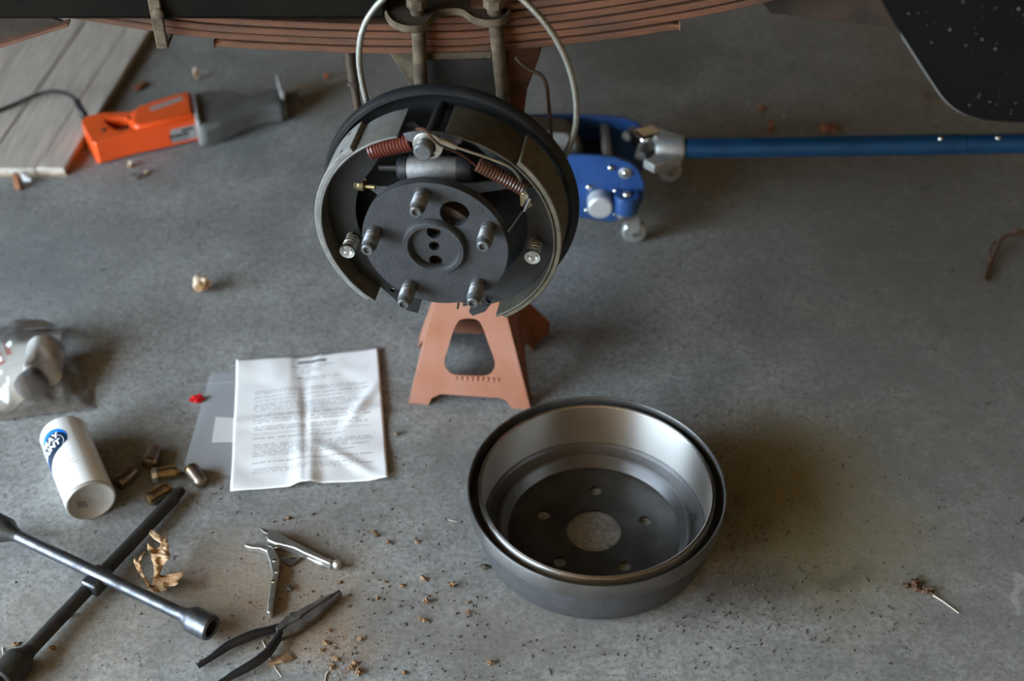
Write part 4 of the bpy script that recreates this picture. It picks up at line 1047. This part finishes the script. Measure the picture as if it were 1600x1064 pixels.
helix(MV @ s1, MV @ s2, .0021, 10, .0005, 10, 5).build('tension_spring', MT['zinc'], vg)
k1, k2 = G(*z4(612, 300), .0085), G(*z4(664, 326), .0085)
MB().tube([MV @ k1, MV @ k2], .0024, 10).build('adjusting_screw', MT['nickel'], vg)
kd = (k2-k1).normalized()
MB().lathe([(0, -.002), (.0055, -.002), (.0068, 0), (.0068, .004), (.0055, .006), (0, .006)], 12, align(MV @ k2, kd)).build('thumb_knob', MT['nickel'], vg)
for x, y in ((278, 300), (290, 370), (270, 432), (290, 214), (290, 156)):
    p = G(*z4(x, y), .0135); MB().ball(MV @ Vector((p.x, p.y, .0128)), .003, 12, 6, (1, 1, .5)).build('rivet', MT['chrome'], vg)

# ------------------------------------------------------------------ needle-nose pliers
nn = thing('needle_nose_pliers', 'long needle-nose pliers with black dipped handles', 'pliers', G(440, 990))
MNn = loc_of(nn)
def nplate(pts_, z0, z1, nm, m, bev=.002):
    q = [G(*z4(x, y), z1) for x, y in pts_]
    return MB().plate([(p.x, p.y) for p in q], [], z0, z1, None, MNn).build(nm, m, nn, bev, 3)
nplate(((690, 483), (600, 527), (520, 568), (460, 598), (395, 638), (352, 655), (318, 686), (282, 722), (290, 744), (330, 728), (356, 706), (400, 688), (470, 632), (580, 562), (688, 490)), .003, .013, 'upper_jaw', MT['plier_steel'])
nplate(((704, 500), (690, 492), (590, 560), (480, 630), (410, 672), (372, 690), (346, 724), (306, 764), (318, 790), (360, 770), (425, 745), (500, 690), (560, 642), (640, 570)), .002, .0115, 'lower_jaw', MT['plier_steel'])
p = G(*z4(412, 652), .013); MB().cyl(MNn @ Vector((p.x, p.y, .004)), MNn @ Vector((p.x, p.y, .0138)), .0062, 18).build('pivot_rivet', MT['plier_steel'], nn)
h1 = smooth_path([G(x, y, z) for x, y, z in ((437, 979, .008), (420, 985, .009), (400, 990, .010), (380, 998, .010), (358, 1008, .009), (335, 1024, .008), (309, 1041, .0065))], 5)
h2 = smooth_path([G(x, y, z) for x, y, z in ((441, 988, .008), (430, 1004, .009), (418, 1020, .010), (402, 1033, .010), (382, 1045, .009), (362, 1056, .008), (335, 1073, .0065))], 5)
for hh_ in (h1, h2):
    k = len(hh_)
    MB().tube([MNn @ p for p in hh_], [.0040+.0022*math.sin(math.pi*min(1, i/(k-1)*1.15))**.6 if i < k-2 else .0036 for i in range(k)], 12, flat=.9).build('dipped_handle', MT['grip_black'], nn)

# ------------------------------------------------------------------ dry leaf, stones, twigs and litter
lf = thing('dry_leaf', 'curled dry tan maple leaf beside the lug wrench', 'leaf', G(240, 915))
MLf = loc_of(lf)
z5 = lambda a, b: (180+a/7.6, 800+b/7.6)
LEAF = [(440,950),(520,950),(600,930),(640,890),(700,880),(750,850),(735,825),(790,770),(832,708),(760,715),(680,735),(590,752),(530,745),(545,690),(600,600),(655,530),(650,495),(635,470),(635,380),(615,300),(595,215),(575,280),(560,310),(530,270),(480,235),(425,210),(400,250),(460,320),(545,375),(535,410),(490,440),(430,400),(385,370),(385,440),(425,500),(430,560),(455,620),(460,700),(450,780),(435,880),(395,840),(352,760),(310,670),(292,590),(325,530),(355,465),(325,482),(280,555),(262,600),(240,570),(228,545),(220,590),(260,690),(330,790),(375,880),(410,925)]
def leaf_mesh():
    import bmesh
    bm = bmesh.new(); vv = [bm.verts.new((x, y, 0)) for x, y in LEAF]
    for t in tessellate_polygon([[Vector((x, y, 0)) for x, y in LEAF]]):
        try: bm.faces.new([vv[i] for i in t])
        except ValueError: pass
    bmesh.ops.subdivide_edges(bm, edges=bm.edges[:], cuts=3, use_grid_fill=True)
    bmesh.ops.triangulate(bm, faces=bm.faces[:])
    mb = MB()
    for v in bm.verts:
        x, y = v.co.x, v.co.y
        k = min(1, max(0, (930-y)/430)); z = .002+.026*k*k*(3-2*k)
        if x < 420 and y > 440: z = .002+.030*min(1, max(0, (930-y)/380))
        if x > 540 and y > 690: z = .002+.018*min(1, max(0, (x-470)/330))
        if y < 470: z += .008*math.sin((470-y)/250*math.pi)
        q = Vector((x/90, y/90, 2.0)); z += .0045*noise.noise(q)+.0025*noise.noise(q*2.3)
        z += .003*abs(math.sin((x-.35*y)/55))
        mb.v.append(MLf @ G(*z5(x, y), max(.0012, z)))
    bm.verts.index_update(); mb.f = [[v.index for v in f.verts] for f in bm.faces]; bm.free()
    return mb
leaf_mesh().build('leaf_blade', MT['leaf_dry'], lf, ang=22, solid=.0003)
MB().tube([MLf @ G(*z5(425, 895), .003), MLf @ G(*z5(405, 920), .003), MLf @ G(*z5(378, 940), .0025)], [.0012, .0010, .0014], 6).build('leaf_stem', MT['straw'], lf)

def lump(name, label, cat, px, py, r_, m, sc=(1, 1, 1), seed=1, jit=.3, rz=0, group=None):
    g = G(px, py); o = MB().ball((0, 0, 0), r_, 14, 10, sc, jit, seed).build(name, MT[m], ang=30)
    zmin = min(v.co.z for v in o.data.vertices)
    o.location = (g.x, g.y, -zmin-.0004); o.rotation_euler = (0, 0, rz)
    return tag(o, label, cat, group)
lump('stone', 'cream and brown stone chip alone on the floor left of the brake', 'stone', 318, 456, .0135, 'stone_tan', (1, .8, 1.0), 3, .35)
lump('wood_chip', 'small brown chip on the floor beyond the saw and board', 'debris', 221, 138, .014, 'leaf_brown', (1.3, .45, .35), 5, .3, .9)
lump('bark_stub', 'small upright tan stub on the floor beyond the saw', 'debris', 308, 124, .010, 'stone_tan', (.6, .6, 1.3), 8, .25)
lump('orange_fragment', 'tiny bright orange fragment beyond the saw blade tip', 'debris', 510, 122, .0055, 'orange_bit', (.8, .8, 1), 4, .2)
lump('red_fragment', 'bright red plastic fragment beside the zip bag', 'debris', 307, 627, .0078, 'red_plastic', (1.2, .8, .6), 6, .5)
lump('bark_stub', 'short brown stub touching the far side of the jack handle', 'debris', 1203, 209, .011, 'leaf_brown', (.5, .5, 1.1), 9, .25, .3)
lump('bark_stub', 'small brown nub on the floor above the jack handle, left of centre', 'debris', 1189, 174, .0075, 'leaf_brown', (.9, .8, .9), 10, .25)
lump('leaf_fragment', 'crumpled rust-brown leaf fragment beyond the jack handle', 'leaf', 1293, 206, .016, 'leaf_brown', (1.1, .6, .45), 12, .5)
for i, (x, y, lb) in enumerate(((1169, 162, 'tiny pale pebble left of the brown nub beyond the jack handle'), (1225, 183, 'tiny pale pebble right of the brown nub beyond the jack handle'), (1251, 214, 'tiny pale pebble touching the far edge of the jack handle'))):
    lump('pebble', lb, 'pebble', x, y, .0035, 'chip_white', (1, 1, .8), 20+i, .2, 0, 'pale pebbles beyond the handle')
lump('gravel_bit', 'dark little clod near the front of the saw shadow, at the floor left', 'debris', 213, 279, .006, 'grit', (1.3, .8, .7), 31, .4)
lump('gravel_bit', 'light brown crumb just below the saw grip', 'debris', 205, 261, .0055, 'stone_tan', (.9, .8, 1), 32, .4)
lump('gravel_bit', 'pale crumb beside the dark clod below the saw', 'debris', 229, 272, .0045, 'stone_tan', (.9, .8, .8), 33, .4)
lump('gravel_bit', 'black clod on the concrete beneath the locking pliers', 'debris', 452, 921, .004, 'grit', (1, .9, .8), 34, .4)
lump('gravel_bit', 'black clod on the floor at the lower left side of the drum', 'debris', 757, 888, .0042, 'grit', (1.4, .8, .7), 35, .4)

# curled leaf by the board corner
cl2 = thing('curled_leaf', 'curled orange-brown leaf below the corner of the plank board', 'leaf', G(30, 295))
MC2 = loc_of(cl2)
mbc = MB()
def strip(rows, M):
    vs_ = [M @ G(x, y, z) for r_ in rows for (x, y, z) in r_]; k = len(rows[0])
    return vs_, [[i*k+j, i*k+j+1, (i+1)*k+j+1, (i+1)*k+j] for i in range(len(rows)-1) for j in range(k-1)]
mbc.add(*strip([[(18, 270, .012), (26, 268, .018), (30, 272, .014)], [(20, 282, .010), (29, 280, .018), (34, 284, .012)], [(22, 294, .004), (30, 292, .012), (38, 292, .006)], [(24, 298, .0), (32, 298, .004), (37, 296, .0)]], MC2))
mbc.build('leaf_blade', MT['leaf_brown'], cl2, ang=60, solid=.0004, sub=1)
MB().add(*strip([[(30, 269, .016), (38, 268, .016), (44, 272, .014)], [(34, 278, .016), (42, 275, .018), (49, 280, .014)], [(37, 286, .008), (43, 284, .010), (50, 284, .008)]], MC2)).build('pale_lobe', MT['label_white'], cl2, ang=60, solid=.0004, sub=1)

def stick(name, label, cat, pts_, r_, m, group=None):
    P = [G(*p) for p in pts_]; b0_ = P[0]
    k = len(smooth_path(P, 5))
    o = MB().tube([p-Vector((b0_.x, b0_.y, 0)) for p in smooth_path(P, 5)], [r_*(1-.45*i/(k-1)) for i in range(k)], 7).build(name, MT[m])
    o.location = (b0_.x, b0_.y, 0); return tag(o, label, cat, group)
tw = thing('twig', 'dark forked twig on the floor at the right edge', 'twig', G(1545, 430))
MTw = loc_of(tw)
MB().tube([MTw @ p for p in smooth_path([G(1538, 438, .004), G(1544, 420, .005), G(1552, 402, .007), (G(1560, 385, .010)), G(1568, 371, .012), G(1585, 366, .012), G(1612, 361, .010)], 5)], .0033, 8).build('main_stem', MT['twig'], tw)
MB().tube([MTw @ p for p in smooth_path([G(1550, 408, .006), G(1545, 397, .008), G(1549, 386, .010), G(1556, 377, .012)], 5)], .0020, 7).build('side_stem', MT['twig'], tw)
MB().ball(MTw @ G(1588, 361, .016), .005, 10, 8, (1, .8, 1), .3, 3).build('bud', MT['twig'], tw)
stick('thin_twig', 'thin orange-brown curved stalk on the floor by the fender edge', 'twig', ((1441, 138, .004), (1443, 150, .003), (1453, 158, .003), (1480, 160, .004)), .0016, 'leaf_brown')
stick('straw_piece', 'pale dry straw piece on the oily floor at lower right', 'straw', ((1458, 930, .0016), (1474, 940, .0020), (1498, 958, .0016)), .0013, 'straw')
stick('straw_piece', 'pale straw running under the needle-nose plier handles', 'straw', ((410, 1001, .001), (416, 1014, .001), (424, 1034, .001), (440, 1058, .001)), .0007, 'straw')
stick('straw_piece', 'short pale straw standing at the left frame edge near dark socket', 'straw', ((4, 1012, .001), (5, 1022, .002)), .0010, 'straw')
stick('straw_piece', 'tiny pale straw left of the drum rim', 'straw', ((700, 812, .001), (713, 815, .001)), .0008, 'straw')
stick('straw_piece', 'small curved straw at the bottom edge below the plier tip', 'straw', ((512, 1050, .001), (509, 1056, .001), (508, 1066, .001)), .0011, 'straw')
lump('bark_flake', 'flat orange-brown bark flake beside the plier handle', 'debris', 438, 1033, .013, 'crumb', (1.1, .45, .16), 41, .3, .35)
for i, (x, y, s_) in enumerate(((1415, 917, .004), (1429, 914, .006), (1432, 922, .005), (1449, 926, .006))):
    lump('bark_crumb', 'dark brown bark crumb at the end of the pale straw, lower right', 'debris', x, y, s_, 'twig', (1.2, .8, .5), 50+i, .5, i, 'bark crumbs by the straw')
sc_ = thing('small_screw', 'small zinc screw on the floor between paper and drum', 'screw', G(622, 677))
MSc = loc_of(sc_)
MB().tube([MSc @ G(616, 677, .003), MSc @ G(620, 677, .003)], .0035, 10).build('screw_head', MT['zinc'], sc_)
MB().tube([MSc @ G(620, 677, .003), MSc @ G(632, 675, .002)], .0014, 8).build('screw_shank', MT['zinc'], sc_)
# rust crumbs big enough to pick out
crs = [(583,832,5),(588,838,6),(607,848,6),(652,848,5),(661,905,7),(628,916,6),(707,917,8),(666,942,8),(657,968,5),(664,971,5),(731,958,6),(590,936,4),(509,1006,7),(562,1000,6),(514,986,5),(530,911,5),(107,963,7),(82,1014,8),(24,1009,6),(450,811,6),(560,1052,9),(554,1037,6),(525,1030,6),(548,1044,6),(632,1053,5),(732,942,4),(601,910,4),(766,1037,7),(503,1017,5),(519,1043,6)]
for i, (x, y, s_) in enumerate(crs):
    lump('rust_crumb', 'small loose orange-brown rust crumb on the front floor', 'debris', x, y, s_/2/1290*1.15, 'crumb', (1.2, .9, .7), 60+i, .6, i*.7, 'rust crumbs scattered on the front floor')
# uncountable grit and dust
gr = MB(); rg = random.Random(11)
def speck(g, r_):
    a = rg.random()*6.28; s_ = [(r_*rg.uniform(.6, 1.4)*math.cos(a+k*2.09), r_*rg.uniform(.6, 1.4)*math.sin(a+k*2.09)) for k in range(3)]
    gr.add([(g.x+s_[0][0], g.y+s_[0][1], .0), (g.x+s_[1][0], g.y+s_[1][1], .0), (g.x+s_[2][0], g.y+s_[2][1], .0), (g.x, g.y, r_*.8)], [[0, 1, 3], [1, 2, 3], [2, 0, 3]])
for i in range(3600):
    k = rg.random()
    if k < .45: x, y = rg.gauss(1180, 130), rg.gauss(850, 110)
    elif k < .75: x, y = rg.gauss(700, 200), rg.gauss(920, 130)
    else: x, y = rg.uniform(0, 1600), rg.uniform(300, 1064)
    g = G(x, y)
    if (g-DC).length < .17: continue
    speck(g, rg.choice((.0007, .0009, .0012, .0016, .0024)))
tag(gr.build('floor_grit', MT['grit']), 'fine dark grit scattered over the concrete floor', 'grit', None, 'stuff')
gr = MB()
for i in range(2400):
    k = rg.random()
    if k < .40: x, y = rg.gauss(525, 30), rg.gauss(1025, 28)
    elif k < .70: x, y = rg.gauss(410, 70), rg.gauss(920, 50)
    elif k < .85: x, y = rg.gauss(150, 90), rg.gauss(985, 40)
    else: x, y = rg.gauss(650, 110), rg.gauss(930, 70)
    speck(G(x, y), rg.choice((.0005, .0006, .0008, .0012)))
tag(gr.build('rust_dust', MT['crumb']), 'fine orange-brown rust dust around the pliers', 'dust', None, 'stuff')
